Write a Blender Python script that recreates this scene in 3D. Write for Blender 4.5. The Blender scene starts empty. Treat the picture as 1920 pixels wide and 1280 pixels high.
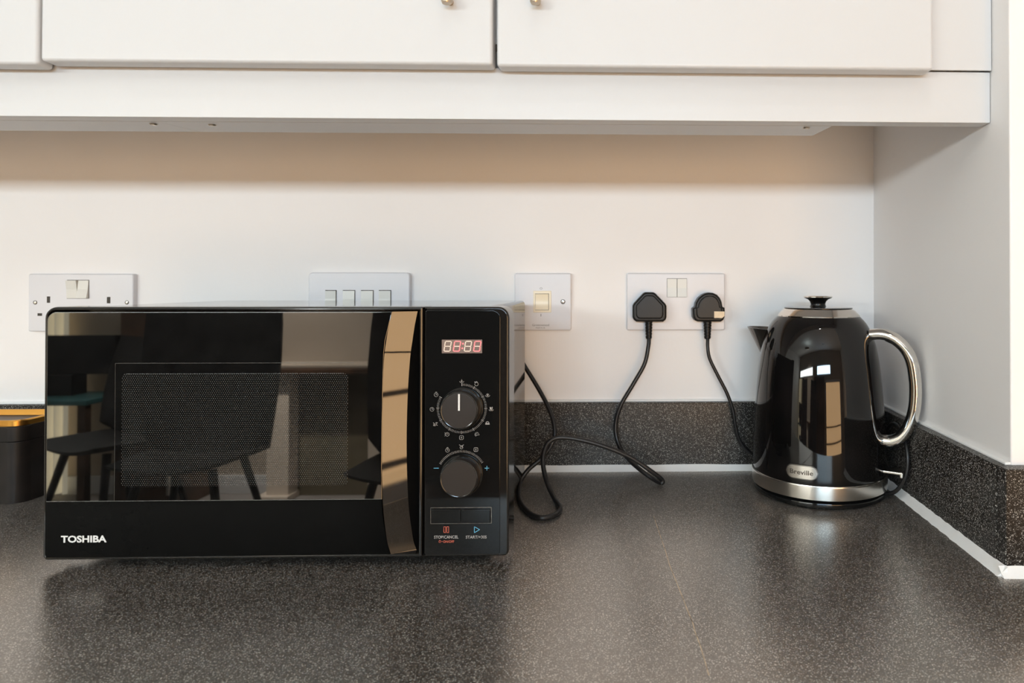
import bpy, bmesh, math, random
from mathutils import Vector, Matrix
random.seed(7)
PI = math.pi
sc = bpy.context.scene
C = sc.collection

# ------------------------------------------------------------------ camera
F_PX, PX, PY = 1231.4, 1207.5, 519.7
CAM = Vector((0.8671, -0.9964, 0.2782))
YAW, PITCH, ROLL = 0.0252, 0.0087, -0.0007

def cam_rows():
    cy, sy = math.cos(YAW), math.sin(YAW)
    A = Matrix(((cy, -sy, 0), (sy, cy, 0), (0, 0, 1)))
    cp, sp = math.cos(PITCH), math.sin(PITCH)
    B = Matrix(((1, 0, 0), (0, cp, sp), (0, -sp, cp)))
    cr, sr = math.cos(ROLL), math.sin(ROLL)
    D = Matrix(((cr, 0, -sr), (0, 1, 0), (sr, 0, cr)))
    return D @ B @ A
R3 = cam_rows()                      # rows: right, forward, up
right, fwd, up = R3[0], R3[1], R3[2]
cd = bpy.data.cameras.new('camera')
cam = bpy.data.objects.new('camera', cd)
C.objects.link(cam)
M = Matrix((( right[0], up[0], -fwd[0], CAM.x), (right[1], up[1], -fwd[1], CAM.y),
            (right[2], up[2], -fwd[2], CAM.z), (0, 0, 0, 1)))
cam.matrix_world = M
cd.sensor_width = 36.0
cd.sensor_fit = 'HORIZONTAL'
cd.lens = F_PX * 36.0 / 1920.0
cd.shift_x = -(PX - 960.0) / 1920.0
cd.shift_y = (PY - 640.0) / 1920.0
cd.clip_start = 0.01
cd.dof.use_dof = True
cd.dof.focus_distance = 0.72
cd.dof.aperture_fstop = 9.0
sc.camera = cam

def at(u, v, y):
    """point of the plane at depth y seen at photograph position u, v"""
    d = right * ((u - PX) / F_PX) + fwd + up * (-(v - PY) / F_PX)
    t = (y - CAM.y) / d.y
    return CAM + d * t
def onz(u, v, z):
    d = right * ((u - PX) / F_PX) + fwd + up * (-(v - PY) / F_PX)
    return CAM + d * ((z - CAM.z) / d.z)

# ------------------------------------------------------------------ world, lights, exposure
w = bpy.data.worlds.new('world'); sc.world = w; w.use_nodes = True
w.node_tree.nodes['Background'].inputs[0].default_value = (1.0, 0.93, 0.85, 1)
w.node_tree.nodes['Background'].inputs[1].default_value = 0.25
sc.view_settings.view_transform = 'Standard'
sc.view_settings.look = 'None'
sc.view_settings.gamma = 1.0
sc.view_settings.use_curve_mapping = False
sc.view_settings.exposure = 0.0

def area(name, loc, target, sx, sy, power, color, shape='RECTANGLE'):
    l = bpy.data.lights.new(name, 'AREA'); l.shape = shape; l.size = sx
    if shape in ('RECTANGLE', 'ELLIPSE'): l.size_y = sy
    l.energy = power; l.color = color
    o = bpy.data.objects.new(name, l); C.objects.link(o)
    o.location = loc
    o.rotation_euler = (Vector(target) - Vector(loc)).to_track_quat('-Z', 'Y').to_euler()
    return o
STRIP_A = (0.05, 1.45, 0.565, 0.775)          # unseen strip light added in the far wall as main light: x0, x1, z0, z1
COOL = (0.74, 0.86, 1.0); WARM = (1.0, 0.62, 0.36)
STRIP_B = (-2.60, -0.50, 0.565, 0.775)        # second strip light added to its left to reach the right wall
UPLIGHTER = (-0.3, -1.9, 1.16)  # uplighter added out of view to raise the ambient light
WARM_FILL = (0.98, 2.45, -0.83, 0.36)           # warm glow panel added behind the camera for ambient light: x0, x1, z0, z1
DOWNLIGHTS = [(0.95, -1.02, 1.498), (-1.05, -2.55, 1.498), (0.9, -2.35, 1.498)]  # last two are added fill, for the mantelpiece and floor bounce
LIGHTS = {                                  # watts in red, green, blue
    'window_daylight': (22.5, 31, 38), 'second_window_daylight': (39, 41, 39.5), 'glazed_door_light': (32, 19.5, 8.8), 'pendant_uplight': (5, 6, 6),
    'near_downlight': (1.6, 1.6, 1.55), 'mantel_downlight': (26, 24, 21), 'middle_downlight': (11, 6, 1)}
def pw(n):
    c = LIGHTS[n]; m = max(max(c), 1e-6); return m, tuple(x / m for x in c)
def strip(name, W, y):
    p, c = pw(name); area(name, ((W[0] + W[1]) / 2, y, (W[2] + W[3]) / 2), ((W[0] + W[1]) / 2, 0, (W[2] + W[3]) / 2), W[1] - W[0], W[3] - W[2], p, c)
strip('window_daylight', STRIP_A, -3.44); strip('second_window_daylight', STRIP_B, -3.44); strip('glazed_door_light', WARM_FILL, -3.43)
p, c = pw('pendant_uplight'); area('pendant_uplight', (UPLIGHTER[0], UPLIGHTER[1], UPLIGHTER[2] + .01), (UPLIGHTER[0], UPLIGHTER[1], 3), 0.34, 0.34, p, c, 'DISK')
for q, n in zip(DOWNLIGHTS, ('near_downlight', 'mantel_downlight', 'middle_downlight')):
    p, c = pw(n)
    l_ = area(n, (q[0], q[1], q[2] - 0.012), (q[0], q[1], 0), 0.075, 0.075, p, c, 'DISK')
    if n == 'middle_downlight': l_.data.spread = math.radians(80)
    if n == 'mantel_downlight':
        l_.data.spread = math.radians(70); l_.rotation_euler = (Vector((-.95, -3.45, -.45)) - l_.location).to_track_quat('-Z', 'Y').to_euler()

# ------------------------------------------------------------------ materials
def mat(name, col, rough=0.5, metal=0.0, ior=1.45, coat=0.0, emis=None, es=0.0, spec=None):
    m = bpy.data.materials.new(name); m.use_nodes = True
    b = m.node_tree.nodes['Principled BSDF']
    b.inputs['Base Color'].default_value = (*col, 1)
    b.inputs['Roughness'].default_value = rough
    b.inputs['Metallic'].default_value = metal
    b.inputs['IOR'].default_value = ior
    b.inputs['Coat Weight'].default_value = coat
    b.inputs['Coat Roughness'].default_value = 0.03
    if emis:
        b.inputs['Emission Color'].default_value = (*emis, 1)
        b.inputs['Emission Strength'].default_value = es
    return m
def nd(m, t, **k):
    n = m.node_tree.nodes.new(t)
    for a, v in k.items():
        if a.startswith('i_'): n.inputs[a[2:].replace('_', ' ')].default_value = v
        else: setattr(n, a, v)
    return n
def lk(m, a, b): m.node_tree.links.new(a, b)
def bsdf(m): return m.node_tree.nodes['Principled BSDF']
def bump(m, scale, strength, dist=0.001, detail=3):
    tc = nd(m, 'ShaderNodeTexCoord'); n = nd(m, 'ShaderNodeTexNoise')
    n.inputs['Scale'].default_value = scale; n.inputs['Detail'].default_value = detail
    b = nd(m, 'ShaderNodeBump'); b.inputs['Strength'].default_value = strength; b.inputs['Distance'].default_value = dist
    lk(m, tc.outputs['Object'], n.inputs['Vector']); lk(m, n.outputs['Fac'], b.inputs['Height'])
    lk(m, b.outputs['Normal'], bsdf(m).inputs['Normal'])
    return n
def tint(m, scale, c0, c1, lo=.35, hi=.65, detail=3):
    tc = nd(m, 'ShaderNodeTexCoord'); n = nd(m, 'ShaderNodeTexNoise')
    n.inputs['Scale'].default_value = scale; n.inputs['Detail'].default_value = detail
    r = nd(m, 'ShaderNodeValToRGB')
    r.color_ramp.elements[0].position = lo; r.color_ramp.elements[0].color = (*c0, 1)
    r.color_ramp.elements[1].position = hi; r.color_ramp.elements[1].color = (*c1, 1)
    lk(m, tc.outputs['Object'], n.inputs['Vector']); lk(m, n.outputs['Fac'], r.inputs['Fac'])
    lk(m, r.outputs['Color'], bsdf(m).inputs['Base Color'])
    return r

m_wall = mat('painted wall', (0.80, 0.755, 0.725), 0.6)
tint(m_wall, 2.5, (0.865, 0.83, 0.81), (0.895, 0.865, 0.85)); bump(m_wall, 140, 0.25, 0.0006)
m_white = mat('white painted wall', (0.86, 0.85, 0.83), 0.6); bump(m_white, 140, 0.2, 0.0005)
m_unit = mat('white cabinet lacquer', (0.63, 0.635, 0.645), 0.32); bump(m_unit, 300, 0.05, 0.0003)
m_pelmet_edge = m_unit
m_sealant = mat('white sealant', (0.93, 0.92, 0.90), 0.35); bump(m_sealant, 90, 0.3, 0.0006)
m_plate = mat('switch plate plastic', (0.74, 0.725, 0.745), 0.28); bump(m_plate, 500, 0.05, 0.0002)
m_rock = mat('rocker plastic', (0.74, 0.72, 0.67), 0.3); bump(m_rock, 500, 0.05, 0.0002)
m_yellow = mat('yellowed plastic', (0.86, 0.76, 0.58), 0.3); bump(m_yellow, 500, 0.05, 0.0002)
m_slot = mat('dark slot', (0.05, 0.04, 0.03), 0.6); bump(m_slot, 300, 0.1, 0.0002)
m_print = mat('grey print', (0.20, 0.19, 0.19), 0.5); tint(m_print, 400, (.17, .16, .16), (.24, .23, .23))

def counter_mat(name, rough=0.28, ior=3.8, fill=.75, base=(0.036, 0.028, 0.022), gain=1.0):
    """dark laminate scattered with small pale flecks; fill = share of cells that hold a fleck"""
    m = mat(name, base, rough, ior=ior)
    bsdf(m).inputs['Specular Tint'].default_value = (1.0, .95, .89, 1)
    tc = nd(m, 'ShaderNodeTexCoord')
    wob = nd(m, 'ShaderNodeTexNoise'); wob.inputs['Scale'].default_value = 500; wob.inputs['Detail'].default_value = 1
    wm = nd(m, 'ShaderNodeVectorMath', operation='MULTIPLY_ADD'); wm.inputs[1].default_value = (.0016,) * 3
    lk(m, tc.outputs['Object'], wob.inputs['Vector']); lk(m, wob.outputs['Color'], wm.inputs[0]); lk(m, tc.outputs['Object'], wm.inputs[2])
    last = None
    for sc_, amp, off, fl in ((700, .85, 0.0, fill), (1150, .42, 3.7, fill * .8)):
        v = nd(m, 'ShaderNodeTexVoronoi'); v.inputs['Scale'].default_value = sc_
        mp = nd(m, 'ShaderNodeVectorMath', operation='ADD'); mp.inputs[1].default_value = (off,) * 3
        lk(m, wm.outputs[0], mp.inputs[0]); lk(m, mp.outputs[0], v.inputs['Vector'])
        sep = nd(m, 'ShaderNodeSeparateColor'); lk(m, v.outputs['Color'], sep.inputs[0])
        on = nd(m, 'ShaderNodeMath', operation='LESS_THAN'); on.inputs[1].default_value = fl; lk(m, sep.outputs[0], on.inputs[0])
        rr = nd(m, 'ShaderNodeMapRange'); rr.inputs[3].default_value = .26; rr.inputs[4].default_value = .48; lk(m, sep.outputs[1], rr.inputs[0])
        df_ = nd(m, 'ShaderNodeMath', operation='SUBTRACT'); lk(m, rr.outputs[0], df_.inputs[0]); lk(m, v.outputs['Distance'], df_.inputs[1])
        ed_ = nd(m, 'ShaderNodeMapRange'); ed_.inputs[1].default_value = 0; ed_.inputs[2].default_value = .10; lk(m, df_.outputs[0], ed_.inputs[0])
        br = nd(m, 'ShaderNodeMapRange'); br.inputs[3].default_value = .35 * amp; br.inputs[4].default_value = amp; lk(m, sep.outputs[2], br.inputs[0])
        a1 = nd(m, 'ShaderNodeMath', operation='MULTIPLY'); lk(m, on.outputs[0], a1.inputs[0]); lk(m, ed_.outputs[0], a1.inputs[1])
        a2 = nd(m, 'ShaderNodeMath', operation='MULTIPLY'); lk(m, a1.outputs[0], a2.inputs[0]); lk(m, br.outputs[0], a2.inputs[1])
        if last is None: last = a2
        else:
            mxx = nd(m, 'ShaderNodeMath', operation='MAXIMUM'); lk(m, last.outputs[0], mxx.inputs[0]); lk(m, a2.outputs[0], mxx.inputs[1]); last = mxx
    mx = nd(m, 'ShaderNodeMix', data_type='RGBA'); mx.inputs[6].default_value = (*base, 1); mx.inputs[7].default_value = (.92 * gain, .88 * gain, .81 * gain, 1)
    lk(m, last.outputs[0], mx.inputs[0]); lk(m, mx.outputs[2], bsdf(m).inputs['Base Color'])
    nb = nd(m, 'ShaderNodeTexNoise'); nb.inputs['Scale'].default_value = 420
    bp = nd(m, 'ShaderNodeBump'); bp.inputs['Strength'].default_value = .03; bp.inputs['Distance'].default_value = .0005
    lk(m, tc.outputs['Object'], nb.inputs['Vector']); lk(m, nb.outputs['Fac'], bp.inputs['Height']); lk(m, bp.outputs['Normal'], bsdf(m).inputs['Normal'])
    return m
m_counter = counter_mat('speckled black laminate')
m_walnut = mat('dark walnut', (.07, .04, .025), .4); tint(m_walnut, 5, (.045, .028, .018), (.11, .06, .035))
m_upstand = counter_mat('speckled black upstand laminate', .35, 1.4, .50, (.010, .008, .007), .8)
m_crack = mat('worn joint line', (0.42, 0.31, 0.21), 0.6); tint(m_crack, 90, (.22, .17, .12), (.66, .52, .37), .35, .5)

m_gloss = mat('black gloss plastic', (0.006, 0.006, 0.006), 0.06, ior=1.42); bump(m_gloss, 60, .02, .0003)
m_glass = mat('black door glass', (0.003, 0.003, 0.003), 0.015, ior=1.95); tint(m_glass, 60, (.002, .002, .002), (.004, .004, .004))
m_hand = mat('mirror black grip', (0.01, 0.01, 0.01), 0.02, ior=1.62); tint(m_hand, 60, (.008, .008, .008), (.012, .012, .012))
m_body = mat('black enamelled steel', (0.008, 0.008, 0.008), 0.07, ior=1.6); bump(m_body, 40, .02, .0003)
m_edge = mat('dark polished edge', (0.010, 0.009, 0.008), 0.10, ior=1.5); bump(m_edge, 60, .02, .0003)
m_knob = mat('dark grey knob plastic', (0.024, 0.019, 0.016), 0.32); bump(m_knob, 900, .15, .0002)
m_mark = mat('pale grey print', (0.55, 0.53, 0.50), 0.5, emis=None); tint(m_mark, 300, (.33, .31, .29), (.40, .38, .36))
m_logo = mat('silver logo print', (0.72, 0.72, 0.70), 0.35); tint(m_logo, 300, (.68, .68, .66), (.76, .76, .74))
m_red = mat('red print', (0.55, 0.12, 0.07), 0.5); tint(m_red, 300, (.5, .1, .06), (.6, .14, .08))
m_blue = mat('blue print', (0.12, 0.42, 0.62), 0.5); tint(m_blue, 300, (.11, .4, .6), (.14, .45, .65))
m_disp = mat('display background', (0.16, 0.12, 0.10), 0.3); tint(m_disp, 40, (.15, .11, .095), (.20, .14, .115))
m_dig0 = mat('unlit digit', (0.66, 0.55, 0.46), 0.4, emis=(.7, .55, .42), es=.25); tint(m_dig0, 300, (.62, .52, .44), (.7, .6, .5))  # faint emission put into the pale digits
m_dig1 = mat('lit red digit', (0.5, 0.12, 0.12), 0.4, emis=(1.0, .17, .19), es=1.1); tint(m_dig1, 300, (.5, .12, .12), (.55, .15, .14))
m_rub = mat('black rubber cable', (0.012, 0.011, 0.011), 0.33); bump(m_rub, 400, .1, .0003)
m_plug = mat('black plug plastic', (0.009, 0.008, 0.007), 0.36, ior=1.35); bump(m_plug, 700, .2, .0003)
m_label = mat('peach sticker', (0.80, 0.62, 0.42), 0.5); tint(m_label, 200, (.78, .6, .4), (.84, .66, .46))
m_kettle = mat('black kettle enamel', (0.004, 0.004, 0.004), 0.03, ior=1.5); tint(m_kettle, 30, (.003, .003, .003), (.006, .005, .005))
m_chrome = mat('polished chrome', (0.78, 0.75, 0.71), 0.07, metal=1); bump(m_chrome, 30, .01, .0003)
m_steel = mat('brushed steel', (0.62, 0.59, 0.55), 0.2, metal=1); bump(m_steel, 60, .01, .0002)
m_dsteel = mat('dark steel spout', (0.20, 0.19, 0.18), 0.2, metal=1); bump(m_dsteel, 200, .02, .0002)
m_tin = mat('matt black tin', (0.016, 0.014, 0.013), 0.42, ior=1.28); tint(m_tin, 30, (.011, .009, .008), (.018, .014, .012))
m_gold = mat('gold rim', (0.66, 0.33, 0.07), 0.28, metal=1); bump(m_gold, 100, .03, .0003)
m_brown = mat('dark brown inlay', (0.06, 0.035, 0.022), 0.4); tint(m_brown, 25, (.04, .025, .016), (.08, .05, .03))
m_brass = mat('antique handle metal', (0.50, 0.42, 0.33), 0.3, metal=1); bump(m_brass, 200, .1, .0003)

# window screen: perforated steel seen in the glass, a regular hexagonal grid of small pale dots
def screen_mat():
    m = mat('perforated screen', (0.01, 0.01, 0.01), 0.015, ior=1.95)
    tc = nd(m, 'ShaderNodeTexCoord'); sp = nd(m, 'ShaderNodeSeparateXYZ'); lk(m, tc.outputs['Object'], sp.inputs[0])
    def mth(op, a, b=None):
        n = nd(m, 'ShaderNodeMath', operation=op)
        for i, x in enumerate((a, b)):
            if x is None: continue
            if isinstance(x, (int, float)): n.inputs[i].default_value = x
            else: lk(m, x, n.inputs[i])
        return n.outputs[0]
    P = 0.0021; Q = P * 0.866
    def grid(ox, oz):
        fx = mth('SUBTRACT', mth('FRACT', mth('ADD', mth('DIVIDE', sp.outputs['X'], P), ox)), .5)
        fz = mth('MULTIPLY', mth('SUBTRACT', mth('FRACT', mth('ADD', mth('DIVIDE', sp.outputs['Z'], 2 * Q), oz)), .5), 1.732)
        return mth('ADD', mth('MULTIPLY', fx, fx), mth('MULTIPLY', fz, fz))
    d = mth('MINIMUM', grid(50.0, 50.0), grid(50.5, 50.5))
    r = nd(m, 'ShaderNodeValToRGB')
    r.color_ramp.elements[0].position = .025; r.color_ramp.elements[0].color = (0.085, 0.085, 0.080, 1)
    r.color_ramp.elements[1].position = .065; r.color_ramp.elements[1].color = (0.004, 0.004, 0.004, 1)
    lk(m, d, r.inputs['Fac']); lk(m, r.outputs['Color'], bsdf(m).inputs['Base Color'])
    return m
m_screen = screen_mat()

# ------------------------------------------------------------------ mesh helpers
class MB:
    def __init__(s): s.v = []; s.f = []
    def add(s, vs, fs):
        n = len(s.v); s.v += [Vector(x) for x in vs]; s.f += [tuple(i + n for i in f) for f in fs]; return s
    def box(s, x0, x1, y0, y1, z0, z1, bev=0.0, seg=2):
        bm = bmesh.new()
        bmesh.ops.create_cube(bm, size=1)
        for v in bm.verts:
            v.co = Vector(((x0 + x1) / 2 + v.co.x * (x1 - x0), (y0 + y1) / 2 + v.co.y * (y1 - y0), (z0 + z1) / 2 + v.co.z * (z1 - z0)))
        if bev > 0: bmesh.ops.bevel(bm, geom=bm.edges[:], offset=bev, segments=seg, profile=.5, affect='EDGES')
        return s.frombm(bm)
    def frombm(s, bm):
        bm.verts.ensure_lookup_table(); bm.verts.index_update()
        s.add([v.co.copy() for v in bm.verts], [[v.index for v in f.verts] for f in bm.faces]); bm.free(); return s
    def prism(s, poly, y0, y1, bev=0.0, seg=3, backbev=False):
        """poly in x,z extruded from y0 (front, smaller y) to y1; the front rim is rounded"""
        bm = bmesh.new()
        a = [bm.verts.new((p[0], y0, p[1])) for p in poly]; b = [bm.verts.new((p[0], y1, p[1])) for p in poly]
        ff = bm.faces.new(a); bb = bm.faces.new(list(reversed(b))); n = len(poly)
        for i in range(n): bm.faces.new((a[i], b[i], b[(i + 1) % n], a[(i + 1) % n]))
        bmesh.ops.recalc_face_normals(bm, faces=bm.faces[:])
        if bev > 0:
            e = list(ff.edges) + (list(bb.edges) if backbev else [])
            bmesh.ops.bevel(bm, geom=e, offset=bev, segments=seg, profile=.5, affect='EDGES')
        return s.frombm(bm)
    def lathe(s, prof, c=(0, 0, 0), n=64, axis='z'):
        vs = []; fs = []; m = len(prof)
        for i in range(n):
            a = 2 * PI * i / n
            for r, h in prof:
                if axis == 'z': vs.append((c[0] + r * math.cos(a), c[1] + r * math.sin(a), c[2] + h))
                else: vs.append((c[0] + r * math.cos(a), c[1] - h, c[2] + r * math.sin(a)))   # out of the front
        for i in range(n):
            j = (i + 1) % n
            for k in range(m - 1): fs.append((i * m + k, j * m + k, j * m + k + 1, i * m + k + 1))
        if prof[0][0] > 1e-6: fs.append(tuple(i * m for i in reversed(range(n))))
        if prof[-1][0] > 1e-6: fs.append(tuple(i * m + m - 1 for i in range(n)))
        return s.add(vs, fs)
    def tube(s, pts, r, n=12, sub=8, ry=None, cap=True, upv=(0, 0, 1)):
        P = spline(pts, sub); rings = []; up0 = Vector(upv)
        prev = None
        for i, p in enumerate(P):
            t = (P[min(i + 1, len(P) - 1)] - P[max(i - 1, 0)]).normalized()
            if prev is None:
                a = up0 if abs(t.dot(up0)) < .95 else Vector((1, 0, 0))
                nn = (a - t * a.dot(t)).normalized()
            else:
                nn = (prev - t * prev.dot(t)).normalized()
            prev = nn; bb = t.cross(nn)
            rr = r if not callable(r) else r(i / (len(P) - 1)); r2 = ry or rr
            rings.append([p + nn * rr * math.cos(2 * PI * k / n) + bb * r2 * math.sin(2 * PI * k / n) for k in range(n)])
        vs = [v for q in rings for v in q]; fs = []
        for i in range(len(rings) - 1):
            for k in range(n):
                k2 = (k + 1) % n; fs.append((i * n + k, i * n + k2, (i + 1) * n + k2, (i + 1) * n + k))
        if cap: fs.append(tuple(reversed(range(n)))); fs.append(tuple((len(rings) - 1) * n + k for k in range(n)))
        return s.add(vs, fs)
def spline(pts, sub):
    P = [Vector(p) for p in pts]
    if sub <= 1: return P
    Q = [P[0] * 2 - P[1]] + P + [P[-1] * 2 - P[-2]]; out = []
    for i in range(1, len(Q) - 2):
        for k in range(sub):
            t = k / sub; a, b, c, d = Q[i - 1], Q[i], Q[i + 1], Q[i + 2]
            out.append(.5 * ((2 * b) + (c - a) * t + (2 * a - 5 * b + 4 * c - d) * t * t + (3 * b - a - 3 * c + d) * t ** 3))
    out.append(P[-1]); return out
def rrect(x0, x1, z0, z1, r, n=6):
    """rounded rectangle; r = one radius or (bottom left, bottom right, top right, top left)"""
    if not isinstance(r, (tuple, list)): r = (r,) * 4
    out = []
    for (cx, cz, a0, q) in ((x0, z0, PI, r[0]), (x1, z0, 1.5 * PI, r[1]), (x1, z1, 0, r[2]), (x0, z1, .5 * PI, r[3])):
        sx = 1 if cx == x0 else -1; sz = 1 if cz == z0 else -1
        if q <= 0: out.append((cx, cz)); continue
        for k in range(n + 1):
            a = a0 + .5 * PI * k / n
            out.append((cx + sx * q + q * math.cos(a), cz + sz * q + q * math.sin(a)))
    return out
ORG = {}
def link(name, mb, m, parent=None, local=False, smooth=35):
    me = bpy.data.meshes.new(name)
    off = ORG.get(parent.name, Vector()) if parent and not local else Vector()
    me.from_pydata([v - off for v in mb.v], [], mb.f)
    bm = bmesh.new(); bm.from_mesh(me); bmesh.ops.recalc_face_normals(bm, faces=bm.faces[:]); bm.to_mesh(me); bm.free()
    me.materials.append(m)
    if smooth:
        me.polygons.foreach_set('use_smooth', [True] * len(me.polygons)); me.set_sharp_from_angle(angle=math.radians(smooth))
    o = bpy.data.objects.new(name, me); C.objects.link(o)
    if parent: o.parent = parent; ORG[o.name] = off
    if smooth:
        wn = o.modifiers.new('weighted_normal', 'WEIGHTED_NORMAL'); wn.keep_sharp = True; wn.weight = 100
    return o
def tag(o, label=None, cat=None, group=None, kind=None):
    if label: o['label'] = label
    if cat: o['category'] = cat
    if group: o['group'] = group
    if kind: o['kind'] = kind
    return o
def thing(name, label, cat, loc=(0, 0, 0), rz=0.0, group=None):
    o = bpy.data.objects.new(name, None); C.objects.link(o); o.empty_display_size = .02
    o.location = loc; o.rotation_euler = (0, 0, rz); ORG[o.name] = Vector(loc)
    return tag(o, label, cat, group)
def struct(name, mb, m):
    return tag(link(name, mb, m), kind='structure')
def text(name, s, m, x0, x1, zb, cap, y, parent, bold=0.0, depth=.00025, local=None, shear=0.0):
    """flat lettering in the x,z plane: left x0, right x1, baseline zb, capital height cap"""
    cu = bpy.data.curves.new(name, 'FONT'); cu.body = s; cu.size = 1; cu.offset = bold; cu.resolution_u = 3
    cu.extrude = .5; cu.shear = shear
    t = bpy.data.objects.new(name + '_c', cu); C.objects.link(t)
    dg = bpy.context.evaluated_depsgraph_get(); dg.update()
    me = bpy.data.meshes.new_from_object(t.evaluated_get(dg))
    vs = [v.co.copy() for v in me.vertices]; fs = [tuple(p.vertices) for p in me.polygons]
    C.objects.unlink(t); bpy.data.objects.remove(t); bpy.data.curves.remove(cu); bpy.data.meshes.remove(me)
    xa, xb = min(v.x for v in vs), max(v.x for v in vs); ya = 0; yb = .729
    mb = MB(); mb.add([(x0 + (v.x - xa) / (xb - xa) * (x1 - x0), y - (v.z + .5) * depth, zb + v.y / yb * cap) for v in vs], fs)
    if local: return mb
    return link(name, mb, m, parent, smooth=0)

# ------------------------------------------------------------------ room shell
XR = 1.2442                    # wall to the right of the kettle
YE = -0.3588                   # its outer corner
FLOOR, CEIL = -0.90, 1.50
XL, XF, YF = -2.9, 2.9, -3.45
mb = MB(); mb.box(XL, XR + .1, 0, .1, FLOOR, CEIL); struct('wall_back', mb, m_wall)
pier = MB()
bm = bmesh.new(); bmesh.ops.create_cube(bm, size=1)
for v in bm.verts: v.co = Vector(((XR if v.co.x < 0 else XF), (YE if v.co.y < 0 else 0.1), (FLOOR if v.co.z < 0 else CEIL)))
ed = [e for e in bm.edges if all(abs(q.co.x - XR) < 1e-5 and abs(q.co.y - YE) < 1e-5 for q in e.verts)]
bmesh.ops.bevel(bm, geom=ed, offset=.002, segments=3, affect='EDGES', profile=.5)
pier.frombm(bm); struct('wall_right', pier, m_wall)
struct('floor', MB().box(XL, XF, YF, .1, FLOOR - .05, FLOOR), (lambda m: (tint(m, 3, (.27, .25, .24), (.33, .31, .30)), m)[1])(mat('grey floor', (.15, .14, .13), .5)))
struct('ceiling', MB().box(XL, XF, YF, .1, CEIL, CEIL + .05), m_white)
struct('wall_left', MB().box(XL - .1, XL, YF, .1, FLOOR, CEIL), m_white)
m_taupe = mat('taupe plaster', (.40, .34, .28), .6); tint(m_taupe, 3, (.38, .32, .26), (.43, .37, .31))
struct('wall_front', MB().box(XL, XF, YF - .1, YF, FLOOR, CEIL), m_taupe)
struct('wall_side', MB().box(XF, XF + .1, YF, YE, FLOOR, CEIL), m_white)
struct('baseboard_front', MB().box(XL, XF, YF, YF + .016, FLOOR, FLOOR + .10, .003), m_unit)

# ------------------------------------------------------------------ worktop, upstands, sealant
T = 0.016; ZU = 0.0999; YC = -0.556
wt = thing('worktop', 'speckled black laminate worktop under the microwave and kettle', 'worktop', (.5, -.28, 0))
mb = MB().add([], [])
bm = bmesh.new()
poly = [(-.9, 0), (XR, 0), (XR, YE), (2.2, YE), (2.2, YC), (-.9, YC)]
a = [bm.verts.new((p[0], p[1], 0)) for p in poly]; b = [bm.verts.new((p[0], p[1], -.04)) for p in poly]
bm.faces.new(a); bm.faces.new(list(reversed(b)))
for i in range(len(poly)): bm.faces.new((a[i], b[i], b[(i + 1) % 6], a[(i + 1) % 6]))
bmesh.ops.bevel(bm, geom=[e for e in bm.edges if all(abs(v.co.y - YC) < 1e-5 and v.co.z > -.01 for v in e.verts)], offset=.006, segments=4, affect='EDGES', profile=.5)
link('worktop_slab', MB().frombm(bm), m_counter, wt)
def ribbon(mb, pts, wd, z=.0004):
    for i in range(len(pts) - 1):
        p, q = pts[i], pts[i + 1]; d = (q - p); d.z = 0; n = Vector((-d.y, d.x, 0)).normalized() * wd * .5
        mb.add([Vector((x.x, x.y, zz)) for x in (p - n, q - n, q + n, p + n) for zz in (z, -.0005)],
               [(0, 2, 4, 6), (1, 7, 5, 3), (0, 1, 3, 2), (2, 3, 5, 4), (4, 5, 7, 6), (6, 7, 1, 0)])
cr = MB(); pts = [onz(u, v, 0) for u, v in ((1226, 968), (1238, 1003), (1247, 1031), (1256, 1059), (1267, 1088), (1279, 1117), (1289, 1142), (1299, 1168), (1304, 1184), (1313, 1210), (1322, 1237), (1330, 1266))]
for i in range(len(pts)): pts[i].x += random.uniform(-.0004, .0004)
ribbon(cr, pts, .0007)
tag(link('worn_line', cr, m_crack, wt, smooth=0), label='thin worn tan line running towards the front edge')

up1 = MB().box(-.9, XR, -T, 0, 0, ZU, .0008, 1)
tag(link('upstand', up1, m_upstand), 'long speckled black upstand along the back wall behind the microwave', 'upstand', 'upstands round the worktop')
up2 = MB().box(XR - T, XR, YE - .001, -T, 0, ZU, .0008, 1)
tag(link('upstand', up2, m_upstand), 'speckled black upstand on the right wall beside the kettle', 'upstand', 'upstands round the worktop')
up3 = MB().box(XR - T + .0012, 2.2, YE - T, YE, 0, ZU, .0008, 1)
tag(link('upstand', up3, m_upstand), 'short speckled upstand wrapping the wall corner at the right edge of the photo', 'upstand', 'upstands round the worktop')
def bead(name, p, q, n1, wd=.0095):
    """triangular fillet of sealant from p to q; n1 points away from the upstand"""
    p, q, n = Vector(p), Vector(q), Vector(n1); z = Vector((0, 0, 1)); rows = []
    N = 60
    for i in range(N + 1):
        t = i / N; c = p.lerp(q, t); ww = wd * (1 + .10 * math.sin(i * 1.7) * random.random())
        rows += [c - n * .0005, c + n * ww, c + n * ww * .45 + z * ww * .35, c + z * ww * .85 - n * .0005]
    fs = []
    for i in range(N):
        for k in range(4):
            k2 = (k + 1) % 4; fs.append((i * 4 + k, i * 4 + k2, i * 4 + 4 + k2, i * 4 + 4 + k))
    fs += [(3, 2, 1, 0), (N * 4, N * 4 + 1, N * 4 + 2, N * 4 + 3)]
    struct(name, MB().add(rows, fs), m_sealant)
bead('trim_1', (-.9, -T, 0), (XR - T, -T, 0), (0, -1, 0), .0098)
bead('trim_2', (XR - T, -T, 0), (XR - T, YE - T - .004, 0), (-1, 0, 0), .0098)
bead('trim_3', (XR - T - .006, YE - T, 0), (2.2, YE - T, 0), (0, -1, 0), .0095)
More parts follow.
